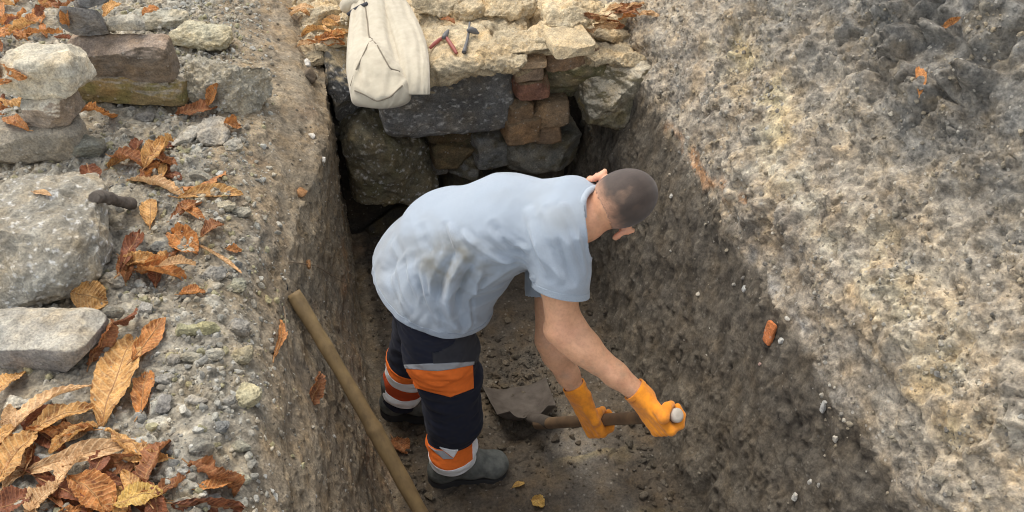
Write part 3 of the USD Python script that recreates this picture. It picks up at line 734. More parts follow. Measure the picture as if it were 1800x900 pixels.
ANR, ANL = at(795, 800, 2.93), V3(.065, 2.09, .10)
TOER, TOEL = V3(.375, 1.745, .035), V3(.25, 2.03, .035)
lat_hip, lat_tho = unit(V3(-.10, -1, .05)), unit(SR - SL)

def hand(G, W, n_hint, s, shrink=0.0):
    """Closed hand on the shaft: palm, four fingers curled round it, thumb from the side. s: +1 if the index finger is towards the knob."""
    d = SH * s
    p = G - W; p = unit(p - (p @ SH) * SH)
    n = np.cross(p, SH); n = n * np.sign(n @ n_hint)
    q = lambda ang, rad, off: G + (n * math.cos(math.radians(ang)) + p * math.sin(math.radians(ang))) * rad + d * off
    fs, parts = [], []
    R = R_SH + .0105
    wr = W
    for i, off in enumerate((-.035, -.0117, .0117, .034)):
        kn = q(32, R + .012, off)
        b = W + d * off * .42 + n * .004
        parts.append(cone(b, kn, (.023 if s > 0 else .026) - shrink, (.0145 if s > 0 else .0165) - shrink))
    palm = union(parts, .005)
    fingers = []
    for i, (off, ln, r) in enumerate(((-.0365, .93, .0107), (-.0122, 1.04, .0110), (.0120, .97, .0107), (.0352, .80, .0102))):
        A = [30, 30 + 58 * ln, 30 + 112 * ln, 30 + 165 * ln]
        pts = [q(a, R + (.010 if k == 0 else .004 if k == 1 else .001), off * (1 - .03 * k)) for k, a in enumerate(A)]
        rr = [r + .0022, r + .001, r, r - .0018]
        fingers.append(union([cone(pts[k], pts[k + 1], rr[k] - shrink, rr[k + 1] - shrink) for k in range(3)], .004))
    tb = [W + p * .028 - d * .022 + n * .0, q(-38, R + .012, -.050), q(-88, R + .003, -.046), q(-132, R + .001, -.034)]
    thumb = union([cone(tb[k], tb[k + 1], (.017, .0135, .0122)[k] - shrink, (.0135, .0122, .0098)[k] - shrink) for k in range(3)], .008)
    def f(P):
        v = fingers[0](P)
        for g in fingers[1:]:
            v = smin(v, g(P), .0008)
        return smin(smin(v, palm(P), .004), thumb(P), .004)
    return f, n, p, d
toeye = unit(EYE - GR)
handR = hand(GR, WR, toeye, 1)
handL = hand(GL, WL, unit(EYE - GL), 1)

def tube_mesh(pts, r, sides=8, caps=True):
    pts = np.asarray(pts, float)
    t = unit(np.gradient(pts, axis=0))
    ref = np.array([0, 0, 1.0]) if abs(t[:, 2]).mean() < .8 else np.array([1.0, 0, 0])
    a = unit(np.cross(t, ref)); b = np.cross(t, a)
    r = np.broadcast_to(r, (len(pts),))
    ang = np.arange(sides) * 2 * np.pi / sides
    v = pts[:, None] + r[:, None, None] * (np.cos(ang)[None, :, None] * a[:, None] + np.sin(ang)[None, :, None] * b[:, None])
    n = len(pts)
    i, j = np.meshgrid(np.arange(n - 1), np.arange(sides), indexing='ij')
    q = np.stack([i * sides + j, i * sides + (j + 1) % sides, (i + 1) * sides + (j + 1) % sides, (i + 1) * sides + j], -1).reshape(-1, 4)
    V = np.vstack([v.reshape(-1, 3), pts[:1], pts[-1:]])
    F = [q[:, [0, 1, 2]], q[:, [0, 2, 3]]]
    k = n * sides
    jj = np.arange(sides)
    F.append(np.stack([np.full(sides, k), (jj + 1) % sides, jj], -1))
    F.append(np.stack([np.full(sides, k + 1), (n - 1) * sides + jj, (n - 1) * sides + (jj + 1) % sides], -1))
    F = np.vstack(F)
    m = trimesh.Trimesh(V, F, process=False)
    if m.volume < 0:
        m.invert()
    return m
# ---- the body: one continuous skin from the shaved head to the hands and feet
def limb(*pr, k=.015):
    return union([cone(pr[i][0], pr[i + 1][0], pr[i][1], pr[i + 1][1]) for i in range(len(pr) - 1)], k)
def mix_p(a, b, t):
    return a + (b - a) * t
nape = hp(0, -.03, -.095)
head_f = union([ball(HEAD + hu * .012 - hf * .012, (.076, .098, .094), HA), ball(hp(0, .022, -.04), (.062, .072, .078), HA), ball(hp(0, .045, -.088), (.042, .042, .036), HA),
                cone(hp(0, .092, .005), hp(0, .108, -.036), .009, .014), ball(hp(0, .088, -.072), (.026, .016, .012), HA), cone(hp(-.034, .082, .022), hp(.034, .082, .022), .012, .012),
                ball(hp(.04, .07, -.03), (.022, .02, .02), HA), ball(hp(-.04, .07, -.03), (.022, .02, .02), HA)], .016)
neck_f = union([oval(mix_p(NEC, LUM, .05), nape, lat_tho, hr, .062, .056, .060, .060), cone(NEC + lat_tho * .03, nape - hu * .02, .036, .05), cone(NEC - lat_tho * .03, nape - hu * .02, .036, .05)], .04)
def ear(sgn):
    c = hp(sgn * .076, -.008, -.028)
    ax = np.stack([unit(hr * sgn * .86 - hf * .5), unit(hf * .86 + hr * sgn * .5), hu])
    outer = ball(c + hr * sgn * .011, (.0095, .021, .034), ax)
    inner = ball(c + hr * sgn * .020 + hf * .006, (.008, .013, .023), ax)
    return lambda P: np.maximum(outer(P), -inner(P))
ears = [ear(1), ear(-1)]
shr = .012
torso_core = union([oval(PEL, LUM, lat_hip, lat_hip, .13, .09, .14, .10), oval(LUM, THO, lat_hip, lat_tho, .15, .105, .165, .115), oval(THO, NEC, lat_tho, lat_tho, .14, .095, .065, .05), ball(SR, .060), ball(SL, .060)], .06)
legs_core = union([limb((HIPR, .07), (KNR, .058), (ANR, .036)), limb((HIPL, .07), (KNL, .058), (ANL, .036)), cone(ANR + V3(0, 0, -.03), mix_p(ANR, TOER, .7) * V3(1, 1, 0) + V3(0, 0, .04), .032, .02), cone(ANL + V3(0, 0, -.03), mix_p(ANL, TOEL, .7) * V3(1, 1, 0) + V3(0, 0, .04), .032, .02)], .04)
fr, fl = mix_p(ER, WR, .28), mix_p(EL, WL, .28)
armR = limb((SR, .060), (mix_p(SR, ER, .5), .054), (ER, .041), (fr + unit(CU + CR) * .003, .0435), (mix_p(ER, WR, .7), .034), (WR, .029), k=.02)
armL = limb((SL, .058), (mix_p(SL, EL, .5), .050), (EL, .041), (fl, .044), (mix_p(EL, WL, .7), .034), (WL, .028), k=.02)
fore = union([cone(mix_p(ER, WR, .12) - CU * .012 - CR * .006, mix_p(ER, WR, .45) - CU * .010, .034, .030), cone(mix_p(SR, ER, .80) + CU * .004 + CR * .018, mix_p(ER, WR, .35) + CU * .016 + CR * .008, .028, .026)], .02)
elbow = ball(ER + unit(ER - WR - (SR - ER) * .1) * .012 - CR * .014 - CU * .002, .025)
hr_in, hl_in = hand(GR, WR, toeye, 1, .0035)[0], hand(GL, WL, unit(EYE - GL), 1, .0035)[0]
def body_f(P):
    d = smin(torso_core(P), smin(neck_f(P), head_f(P), .02), .04)
    for e in ears:
        d = smin(d, e(P), .006)
    d = smin(d, smin(smin(armR(P), fore(P), .016), elbow(P), .012), .02)
    d = smin(d, armL(P), .02)
    d = smin(d, legs_core(P), .04)
    return smin(smin(d, hr_in(P), .008), hl_in(P), .008)
body = biggest(skin(body_f, (-.10, 1.20, -.02), (.98, 2.26, 1.42), .0055, 4))
bv, bn = np.array(body.vertices), np.array(body.vertex_normals)
# skin: redder on the neck and ears, the scalp's short stubble is its own piece
bt = np.tile(np.array([.55, .30, .17]), (len(bv), 1))
red = np.clip(1.3 - np.linalg.norm(bv - ER, axis=1) / .05, 0, 1) * .5 + np.clip(1.4 - np.linalg.norm(bv - (nape + NEC) / 2, axis=1) / .10, 0, 1) * .65
for sg in (1, -1):
    red = np.maximum(red, np.clip(1.5 - np.linalg.norm(bv - hp(sg * .085, -.01, -.028), axis=1) / .03, 0, 1) * .8)
red = np.clip(red + (fbm(bv * 30, 3, 91) - .5) * .8, 0, 1)[:, None]
bt = bt * (1 - red) + red * np.array([.56, .255, .16])
dust = np.clip((fbm(bv * 45, 3, 92) - .55) * 4, 0, 1)[:, None] * .45 * (np.minimum(np.linalg.norm(bv - WR, axis=1), np.linalg.norm(bv - WL, axis=1)) < .2)[:, None]
bt = bt * (1 - dust) + dust * np.array([.26, .19, .13])
bt = bt * (1 + .22 * (fbm(bv * 90, 3, 93) - .5))[:, None]
obj('body', body, 'skin', man, col=bt)
for s in (1, -1):
    obj('eye', place(trimesh.creation.icosphere(2, .0115), hp(s * .032, .079, .003)), 'eye_white', man)

# ---- stubble: the hair-bearing scalp, a millimetre proud of the skin
M['stubble'] = usdkit.material(stage, '/World/Looks/stubble', {
    'g': ('geometry', {}), 't': ('attribute', {'attribute': 'tone'}), 'n2': ('noise_texture', {'scale': 600.0, 'detail': 3.0}),
    'r2': ('rgb_ramp', {'ramp': [(.35, (.62, .62, .62)), (.65, (1.3, 1.28, 1.26))]}), 'm': ('mix', {'mix_type': 'multiply', 'fac': .9}), 'b': ('bump', {'strength': .7, 'distance': .0012}), 'p': ('principled_bsdf', {'roughness': .75, 'specular_ior_level': .2, 'sheen_weight': .1})},
    [('g.position', 'n2.vector'), ('n2.fac', 'r2.fac'), ('t.color', 'm.color1'), ('r2.color', 'm.color2'), ('m.color', 'p.base_color'), ('n2.fac', 'b.height'), ('b.normal', 'p.normal')], surface='p.BSDF')
scalp = skin(lambda P: smin(head_f(P), neck_f(P), .02), HEAD - .17, HEAD + .17, .0032, 4)
v = np.array(scalp.vertices)
e1 = (v - hp(0, 0, -.058)) @ unit(hu + .30 * hf)                    # above the nape
e2 = (v - hp(0, .055, .03)) @ unit(-hf + .55 * hu)                  # behind the forehead
e3 = np.full(len(v), 1.0)
for sg in (1, -1):
    q = (v - hp(sg * .078, .0, -.026)) @ np.stack([hf / .024, hu / .037], -1)
    e3 = np.minimum(e3, np.where(((v - HEAD) @ hr) * sg > 0, (np.linalg.norm(q, axis=1) - 1) * .03, 1))
hair_d = np.minimum(np.minimum(e1, e2), e3) + (fbm(v * 140, 2, 44) - .5) * .012
keep = (hair_d[scalp.faces] > 0).all(1)
scalp = trimesh.Trimesh(v, scalp.faces[keep], process=False)
scalp.remove_unreferenced_vertices()
scalp = biggest(scalp)
def hair_tone(v):
    e1 = (v - hp(0, 0, -.058)) @ unit(hu + .30 * hf)
    k = sstep(-.004, .040, e1 + (fbm(v * 60, 3, 45) - .5) * .03)[:, None]
    thin = np.clip((fbm(v * 30, 3, 46) - .50) * 6, 0, 1)[:, None] * np.clip(1 - np.linalg.norm(v - hp(-.017, -.078, .050), axis=1) / .062, 0, 1)[:, None]
    ring = np.exp(-((e1 - .012) / .006) ** 2)[:, None] * .25
    c = np.array([.36, .20, .125]) * (1 - k) + k * (np.array([.060, .045, .036]) * (1 + .8 * (fbm(v * 25, 3, 47) - .5))[:, None])
    c = c * (1 - .8 * thin) + .8 * thin * np.array([.30, .19, .125])
    return c * (1 - .4 * ring)
hs_ = shell(scalp, .003, .0012)
obj('hair', hs_, 'stubble', man, col=hair_tone(np.array(hs_.vertices)))

# ---- T-shirt
dn = V3(0, 0, -1)
torso_shirt = union([oval(PEL + CR * -.004, LUM, lat_hip, lat_hip, .192, .138, .182, .132), oval(LUM, THO, lat_hip, lat_tho, .182, .132, .190, .135), oval(THO, NEC, lat_tho, lat_tho, .178, .125, .075, .064), oval(mix_p(THO, NEC, .55), NEC + unit(NEC - THO) * .02, lat_tho, lat_tho, .088, .070, .072, .062), oval(NEC, NEC + unit(nape - NEC) * .09, lat_tho, lat_tho, .074, .066, .068, .064),
                     ball(SR, .082), ball(SL, .080), cone(PEL + V3(.03, -.06, -.02), PEL + V3(.06, -.05, -.30), .15, .150), cone(PEL + V3(.015, .07, -.02), PEL + V3(.03, .08, -.30), .14, .14), ball(LUM + V3(.07, .0, -.07), (.115, .14, .115))], .06)
slR = union([cone(SR, mix_p(SR, ER, .35), .082, .076), cone(mix_p(SR, ER, .35), mix_p(SR, ER, .85) + V3(0, 0, .0), .076, .079)], .03)
slL = union([cone(SL, mix_p(SL, EL, .8), .080, .074)], .03)
def shirt_f(P):
    return smin(smin(torso_shirt(P), slR(P), .035), slL(P), .035)
shirt = skin(shirt_f, (-.12, 1.36, .52), (.86, 2.26, 1.42), .0042, 8)
# cut the openings: sleeves, neck, hem
def cut_local(m, origin, normal, center, radius):
    """Cuts only the part of the mesh within radius of center."""
    fc = np.array(m.vertices)[m.faces].mean(1)
    near = np.linalg.norm(fc - center, axis=1) < radius
    a = trimesh.Trimesh(m.vertices, m.faces[near], process=False)
    b = trimesh.Trimesh(m.vertices, m.faces[~near], process=False)
    a = cut(a, origin, normal)
    j = trimesh.util.concatenate([a, b]); j.merge_vertices()
    return j
hem_n = unit(V3(.36, .04, .93))
HEM = at(745, 562, 2.42)
shirt = cut(shirt, HEM, hem_n)
uR, uL = unit(ER - SR), unit(EL - SL)
cutR = mix_p(SR, ER, .58)
shirt = cut_local(shirt, cutR, unit(-uR + .25 * CR + .05 * CU), mix_p(SR, ER, .95), .145)
shirt = cut_local(shirt, mix_p(SL, EL, .60), -uL, mix_p(SL, EL, .95), .14)
nn_ = unit(nape - NEC)
shirt = cut_local(shirt, NEC + nn_ * .016, -nn_ - .05 * CU, NEC + nn_ * .115, .098)
shirt = biggest(shirt)
# folds: small cloth ripples everywhere, then the creases the pose pulls
sv, sn = np.array(shirt.vertices), np.array(shirt.vertex_normals)
spine = unit(THO - PEL)
al = (sv - PEL) @ spine
low = sstep(.26, .0, al)
rip = (fbm(np.stack([sv @ unit(np.cross(spine, CF)) * 16 + 3 * (fbm(sv * 6, 2, 5)), al * 5, sv @ CF * 7], -1), 3, 6) - .5)
sv = sv + sn * (rip * (.004 + .030 * low) + (fbm(sv * 9, 3, 8) - .5) * .010)[:, None]
shirt = trimesh.Trimesh(sv, shirt.faces, process=False)
sh_surf = Surface(); sh_surf.parts = []
sh_surf.add(np.array(shirt.vertices), np.array(shirt.vertex_normals))
def px_line(*pts):
    return [sh_surf(x, y, 8)[0] for x, y in pts]
creases = [(px_line((701, 470), (712, 520), (745, 572)), .9, 1.0), (px_line((727, 455), (738, 510), (768, 575)), -.8, .9), (px_line((752, 455), (759, 511), (785, 560)), 1.1, 1.0), (px_line((817, 450), (795, 485), (782, 530), (800, 575)), 1.5, 1.2),
           (px_line((800, 440), (775, 490), (770, 530)), -1.0, 1.0), (px_line((838, 455), (815, 500), (800, 540)), -1.1, 1.1), (px_line((815, 412), (826, 424), (838, 434)), 1.1, .8), (px_line((790, 400), (800, 425), (806, 445)), .8, .8),
           (px_line((867, 396), (890, 425), (921, 448)), -1.2, .8), (px_line((880, 412), (905, 432), (925, 438)), 1.0, .7), (px_line((935, 400), (955, 450), (985, 490)), .9, .9),
           (px_line((950, 385), (975, 440), (1005, 495)), -.9, .9), (px_line((975, 372), (1000, 430), (1024, 490)), .7, .9), (px_line((800, 512), (850, 505), (930, 478)), 1.1, 1.2), (px_line((810, 530), (860, 522), (925, 500)), -.9, 1.1),
           (px_line((770, 560), (800, 575), (822, 585)), .7, .8), (px_line((850, 470), (890, 470), (930, 470)), -.7, 1.2), (px_line((690, 430), (700, 455), (695, 500)), .6, 1.0)]
more = [((690, 480), (706, 530), (728, 566)), ((712, 462), (724, 520), (752, 574)), ((742, 470), (748, 520), (772, 572)), ((765, 480), (768, 530), (792, 578)), ((806, 470), (788, 520), (792, 575)), ((826, 470), (808, 520), (812, 580)), ((846, 480), (826, 520), (826, 575)),
        ((850, 420), (880, 440), (915, 455)), ((845, 440), (880, 458), (920, 466)), ((780, 395), (790, 430), (798, 455)), ((930, 370), (945, 430), (962, 480)), ((960, 365), (985, 430), (1010, 500)), ((990, 360), (1015, 420), (1030, 480)), ((740, 400), (755, 440), (760, 480)), ((870, 510), (900, 498), (935, 488))]
for i, ln in enumerate(more):
    creases.append((px_line(*ln), (.9, -.9, 1.2, -.7)[i % 4], (.7, .9, .6)[i % 3]))
shirt = crease(shirt, creases, .0105, .0125)
scol = np.tile(np.array([.285, .325, .365]), (len(shirt.vertices), 1))
stain_c, _, _ = sh_surf(795, 462, 9)
q = np.array(shirt.vertices) - stain_c
sd = np.sqrt((q @ CR / .075) ** 2 + (q @ CU / .055) ** 2 + (q @ CF / .16) ** 2)
k = (np.clip(1.7 - sd, 0, 1) * np.clip((fbm(np.array(shirt.vertices) * 22, 3, 9) - .30) * 2.6, 0, 1))[:, None]
hemk = (sstep(.10, -.08, (np.array(shirt.vertices) - PEL) @ spine) * np.clip((fbm(np.array(shirt.vertices) * 12, 3, 10) - .25) * 1.8, 0, 1))[:, None]
scol = scol * (1 - .92 * k) + .92 * k * np.array([.14, .125, .085])
grub = (np.clip((fbm(np.array(shirt.vertices) * np.array([7, 7, 9]), 4, 13) - .5) * 4.5, 0, 1) * .35)[:, None]
scol = scol * (1 - grub) + grub * np.array([.20, .195, .165])
scol = scol * (1 - .6 * hemk) + .6 * hemk * np.array([.24, .235, .21])
M['shirt'] = usdkit.material(stage, '/World/Looks/shirt', {
    't': ('attribute', {'attribute': 'tone'}), 'g': ('geometry', {}), 'n': ('noise_texture', {'scale': 520.0, 'detail': 3.0, 'roughness': .6}), 'n2': ('noise_texture', {'scale': 1100.0, 'detail': 2.0}),
    'r': ('rgb_ramp', {'ramp': [(.32, (.88, .88, .89)), (.68, (1.10, 1.10, 1.09))]}), 'm': ('mix', {'mix_type': 'multiply', 'fac': 1.0}), 'b': ('bump', {'strength': .5, 'distance': .0015}),
    'p': ('principled_bsdf', {'roughness': .95, 'specular_ior_level': .1, 'sheen_weight': .2})},
    [('g.position', 'n.vector'), ('g.position', 'n2.vector'), ('n.fac', 'r.fac'), ('t.color', 'm.color1'), ('r.color', 'm.color2'), ('m.color', 'p.base_color'), ('n2.fac', 'b.height'), ('b.normal', 'p.normal')], surface='p.BSDF')
ms = shell(shirt, .0035)
mv = shirt.copy(); mv.merge_vertices()
idx = cKDTree(np.array(shirt.vertices)).query(np.array(ms.vertices))[1]
obj('shirt', ms, 'shirt', man, col=scol[idx])
# raised stitched bands at hem, sleeve and neck
def band(mesh, o, n, w, out, name, mat, col=None, center=None, radius=9):
    m = cut(mesh, o, n)
    m = cut(m, np.asarray(o) + unit(n) * w, -np.asarray(n))
    if center is not None:
        fc = np.array(m.vertices)[m.faces].mean(1)
        m = trimesh.Trimesh(m.vertices, m.faces[np.linalg.norm(fc - center, axis=1) < radius], process=True)
        m.remove_unreferenced_vertices()
    s = shell(m, out + .002, out)
    obj(name, s, mat, man, col=None if col is None else np.tile(np.array(col), (len(s.vertices), 1)))
band(shirt, HEM - hem_n * .004, hem_n, .022, .0012, 'hem', 'shirt', (.25, .285, .32))
nr = unit(-uR + .25 * CR + .05 * CU)
band(shirt, cutR - nr * .004, nr, .022, .0012, 'sleeve_hem', 'shirt', (.27, .31, .345), mix_p(SR, ER, .62), .13)
e_ = np.sort(shirt.edges, axis=1)
uq, inv_, ct = np.unique(e_, axis=0, return_inverse=True, return_counts=True)
bedge = uq[ct == 1]
nb = {}
sc_ = np.array(shirt.vertices)
neck_c = NEC + nn_ * .016
for p_, q_ in bedge:
    if np.linalg.norm(sc_[p_] - neck_c) < .12:
        nb.setdefault(int(p_), []).append(int(q_)); nb.setdefault(int(q_), []).append(int(p_))
loop = []
if nb:
    cur = next(iter(nb)); seen = set()
    while cur is not None and cur not in seen:
        seen.add(cur); loop.append(cur)
        cur = next((x for x in nb.get(cur, []) if x not in seen), None)
print('collar loop', len(loop), len(nb))
if len(loop) > 20:
    L_ = sc_[loop]
    for _ in range(12):
        L_ = .25 * np.roll(L_, 1, 0) + .5 * L_ + .25 * np.roll(L_, -1, 0)
    L_ = np.vstack([L_[::3], L_[:1]])
    ct_ = tube_mesh(L_ - nn_ * .004, .0085, 10)
    obj('collar', ct_, 'shirt', man, col=np.tile(np.array([.32, .355, .385]), (len(ct_.vertices), 1)))

# ---- work trousers
def wrinkle(P, a, s, seed):
    return a * (fbm(P * s, 3, seed) - .5)
axr0 = unit(ANR - KNR)
legR = union([cone(HIPR, mix_p(HIPR, KNR, .6), .098, .112), cone(mix_p(HIPR, KNR, .6), KNR + CR * .010, .112, .100), cone(KNR + CR * .010, mix_p(KNR, ANR, .45) + CR * .012, .100, .094), cone(mix_p(KNR, ANR, .45) + CR * .012, mix_p(KNR, ANR, .88), .092, .072), cone(mix_p(KNR, ANR, .88), ANR + axr0 * .09, .074, .070)], .03)
legL = union([cone(HIPL, KNL, .098, .092), cone(KNL, mix_p(KNL, ANL, .5), .092, .085), cone(mix_p(KNL, ANL, .5), ANL + unit(ANL - KNL) * .08, .085, .068)], .03)
seat = oval(mix_p(HIPR, HIPL, .5) + V3(-.01, 0, .0), PEL + V3(.03, 0, .03), lat_hip, lat_hip, .15, .105, .14, .10)
def trouser_f(P):
    d = smin(smin(legR(P), legL(P), .03), seat(P), .04)
    return d + wrinkle(P, .026, np.array([9, 9, 19.0]), 51) + wrinkle(P, .014, np.array([18, 18, 34.0]), 52)
tro = skin(trouser_f, (-.16, 1.52, .0), (.46, 2.30, 1.05), .005, 5)
tro = cut(tro, V3(0, 0, .93), V3(0, 0, -1))
axR, axL = unit(ANR - KNR), unit(ANL - KNL)
midx = V3(.12, 1.93, 0)
def side(m, which):
    fc = np.array(m.vertices)[m.faces].mean(1)
    a = np.linalg.norm(np.cross(fc - KNR, axR), axis=1); b = np.linalg.norm(np.cross(fc - KNL, axL), axis=1)
    keep = (a < b) if which == 'R' else (a >= b)
    r = trimesh.Trimesh(m.vertices, m.faces[keep], process=False); r.remove_unreferenced_vertices()
    return r
fc = np.array(tro.vertices)[tro.faces].mean(1)
lowz = fc[:, 2] < .5
up = trimesh.Trimesh(tro.vertices, tro.faces[~lowz], process=False)
lo_ = trimesh.Trimesh(tro.vertices, tro.faces[lowz], process=False)
lR, lL = side(lo_, 'R'), side(lo_, 'L')
lR = cut(lR, ANR + axR * .028, -axR)
lL = cut(lL, ANL + axL * .02, -axL)
tro = trimesh.util.concatenate([up, lR, lL]); tro.merge_vertices()
obj('trousers', shell(tro, .004), 'trouser_cloth', man)
lR.merge_vertices(); lL.merge_vertices()
def patch(mesh, planes, out, name, mat, label=None):
    m = mesh
    for o, n in planes:
        m = cut(m, o, n)
        if len(m.faces) == 0:
            print('empty patch', name); return
    m.merge_vertices(); m = biggest(m)
    obj(name, shell(m, out + .003, out), mat, man, label=label)
# orange knee pocket on the near leg: its corners as seen, planes through them
kp = [(714, 644), (830, 638), (832, 682), (792, 697), (722, 680)]
upR = side(tro, 'R')
def eyeplane(a, b):
    """Plane through two points seen at pixels a and b and running straight into the leg."""
    A, B = at(*a, 2.62), at(*b, 2.62)
    n = np.cross(B - A, unit((A + B) / 2 - EYE))
    return A, n
def patch_poly(mesh, poly, center_px, out, name, mat, label=None, tc=2.62):
    c = at(*center_px, tc)
    planes = []
    for i in range(len(poly)):
        A, n = eyeplane(poly[i], poly[(i + 1) % len(poly)])
        planes.append((A, n if (c - A) @ n > 0 else -n))
    fn = np.array(mesh.face_normals)
    fcm = np.array(mesh.vertices)[mesh.faces].mean(1)
    m = trimesh.Trimesh(mesh.vertices, mesh.faces[(fn @ unit(EYE - KNR) > -.05) & ((fcm - c) @ CF < .10) & ((fcm - c) @ CF > -.15)], process=False)
    patch(m, planes, out, name, mat, label)
patch_poly(upR, kp, (778, 668), .003, 'knee_pocket', 'orange_cloth', 'bright orange knee pocket')
patch_poly(upR, [(712, 641), (832, 635), (832, 640), (772, 651), (714, 647)], (772, 645), .0042, 'pocket_piping', 'reflective_grey')
# hi-vis cuff of the near leg: white band round the ankle, chevrons of orange and white above it
cz = lambda a: ANR + axR * a
lower = lR
patch(lower, [(cz(-.024), axR), (cz(.026), -axR)], .003, 'reflective_band', 'reflective_white')
patch(lower, [(cz(-.098), axR), (cz(-.020), -axR)], .002, 'cuff_stripe', 'orange_cloth')
cuffw = [(at(772, 779, 2.8), at(800, 793, 2.8)), ]
patch_poly(cut(cut(lower, cz(-.110), axR), cz(-.020), -axR), [(764, 778), (822, 760), (797, 804)], (795, 783), .0035, 'chevron', 'reflective_white', None, 2.82)
patch_poly(cut(cut(lower, cz(-.095), axR), cz(-.018), -axR), [(754, 783), (768, 783), (797, 806), (780, 806)], (775, 795), .0040, 'chevron_edge', 'reflective_grey', None, 2.82)
cl_ = lambda a: ANL + axL * a
patch(lL, [(cl_(-.055), axL), (cl_(-.008), -axL)], .003, 'reflective_band', 'reflective_white')
patch(lL, [(cl_(-.115), axL), (cl_(-.055), -axL)], .002, 'cuff_stripe', 'dull_orange')
patch(lL, [(cl_(-.165), axL), (cl_(-.115), -axL)], .003, 'reflective_band', 'reflective_white')
patch(lL, [(cl_(-.20), axL), (cl_(-.165), -axL)], .002, 'cuff_stripe', 'orange_cloth')
patch_poly(cut(cut(lower, cz(-.098), axR), cz(-.020), -axR), [(828, 755), (850, 755), (850, 806), (830, 806)], (838, 785), .0035, 'chevron', 'reflective_white', None, 2.82)
# grey side panel of the near trouser leg
patch_poly(upR, [(757, 585), (840, 575), (846, 636), (790, 645), (762, 640)], (800, 612), .0018, 'thigh_panel', 'trouser_grey')

# ---- boots
def boot(AN, TOE, name_first):
    a = AN * V3(1, 1, 0); t = TOE * V3(1, 1, 0)
    f = unit(t - a); s = np.cross(f, V3(0, 0, 1.0))
    heel = a - f * .065
    B = lambda x, y, z: a + f * x + s * y + V3(0, 0, z)
    L = float(np.linalg.norm(t - a))
    up = union([cone(B(-.02, 0, .16), B(-.03, 0, .05), .054, .048), cone(B(.0, 0, .12), B(.06, 0, .07), .046, .040), oval(B(-.03, 0, .062), B(.06, 0, .068), s, s, .043, .040, .045, .040), oval(B(.06, 0, .060), B(L - .042, 0, .048), s, s, .046, .040, .050, .036), ball(B(L - .03, 0, .045), (.045, .045, .034)), ball(B(-.05, 0, .045), .036)], .03)
    def upper(P):
        d = up(P)
        d = d + .003 * np.sin((P @ f) * 90) * ((P[..., 2] > .06)) * .4 + wrinkle(P, .006, 24.0, 61)
        return np.maximum(d, .018 - P[..., 2])
    m = skin(upper, np.minimum(heel, t) - .12, np.maximum(heel, t) * V3(1, 1, 0) + V3(.12, .12, .20), .005, 4)
    b = obj('boot', m, 'boot_suede', man)
    parent = UsdGeom.Mesh(b)
    def sole(P):
        d = union([oval(B(-.03, 0, .0), B(.06, .0, .0), s, s, .046, .06, .046, .06), oval(B(.06, 0, .0), B(L - .05, 0, .0), s, s, .046, .06, .054, .06), ball(B(L - .045, 0, .0), (.056, .056, .06)), ball(B(-.045, 0, .0), (.047, .047, .06))], .02)(P)
        return np.maximum(np.maximum(d, P[..., 2] - .026), -.012 - P[..., 2])
    obj('sole', skin(sole, np.minimum(heel, t) - .12, np.maximum(heel, t) * V3(1, 1, 0) + V3(.12, .12, .06), .005, 2), 'boot_rubber', parent)
    # seam between toe and quarter, and laces across the instep
    for x in (.055,):
        pts = []
        for y in np.linspace(-.052, .052, 15):
            z0 = .12
            while z0 > .02 and up(np.array([B(x - abs(y) * .5, y, z0)], np.float32))[0] > 0:
                z0 -= .002
            pts.append(B(x - abs(y) * .5, y, z0 + .003))
        obj('seam', tube_mesh(pts, .0034), 'boot_rubber', parent)
    for i in range(3):
        x = .01 + i * .017
        pts = []
        for y in np.linspace(-.028, .028, 9):
            z0 = .16
            while z0 > .02 and up(np.array([B(x, y, z0)], np.float32))[0] > 0:
                z0 -= .002
            pts.append(B(x + y * .25 * (-1) ** i, y, z0 + .001))
        obj('lace', tube_mesh(pts, .0026), 'lace', parent)
boot(ANR, TOER, True)
boot(ANL, TOEL, False)

# ---- knitted gloves
for (hf_, n_, p_, d_), W, E_, G in ((handR, WR, ER, GR), (handL, WL, EL, GL)):
    fa = unit(E_ - W)
    cuffa = union([cone(W + fa * .020, W - fa * .02, .0335, .0325)], .01)
    rib = lambda P, W=W, fa=fa: .0010 * np.sin(((P - W) @ fa) * 900)
    def glove_f(P, hf_=hf_, cuffa=cuffa, W=W, fa=fa):
        return smin(hf_(P), cuffa(P), .012)
    g = skin(glove_f, np.minimum(W, G) - .12, np.maximum(W, G) + .12, .0024, 2)
    gv = np.array(g.vertices); gn = np.array(g.vertex_normals)
    g = trimesh.Trimesh(gv + gn * ((fbm(gv * 55, 2, 71) - .5) * .0035)[:, None], g.faces, process=False)
    g = cut(g, W + fa * .014, -fa)
    gl = obj('glove', shell(biggest(g), .0025, .0012), 'glove_knit', man)
    cf = skin(union([cone(W + fa * .03, W - fa * .004, .0355, .036)], .01), W - .1, W + .12, .004, 2)
    cf = cut(cut(cf, W + fa * .016, -fa), W + fa * .002, fa)
    obj('cuff', shell(cf, .004, .001), 'glove_knit', UsdGeom.Mesh(gl))
def dense(pts, n=24):
    pts = np.asarray(pts, float); s = np.linspace(0, 1, len(pts)); v = np.linspace(0, 1, n)
    return [tuple(np.array([np.interp(x, s, pts[:, 0]), np.interp(x, s, pts[:, 1])])) for x in v]
def smoothline(p, k=4):
    p = np.asarray(p, float)
    for _ in range(k):
        p[1:-1] = .25 * p[:-2] + .5 * p[1:-1] + .25 * p[2:]
    return p
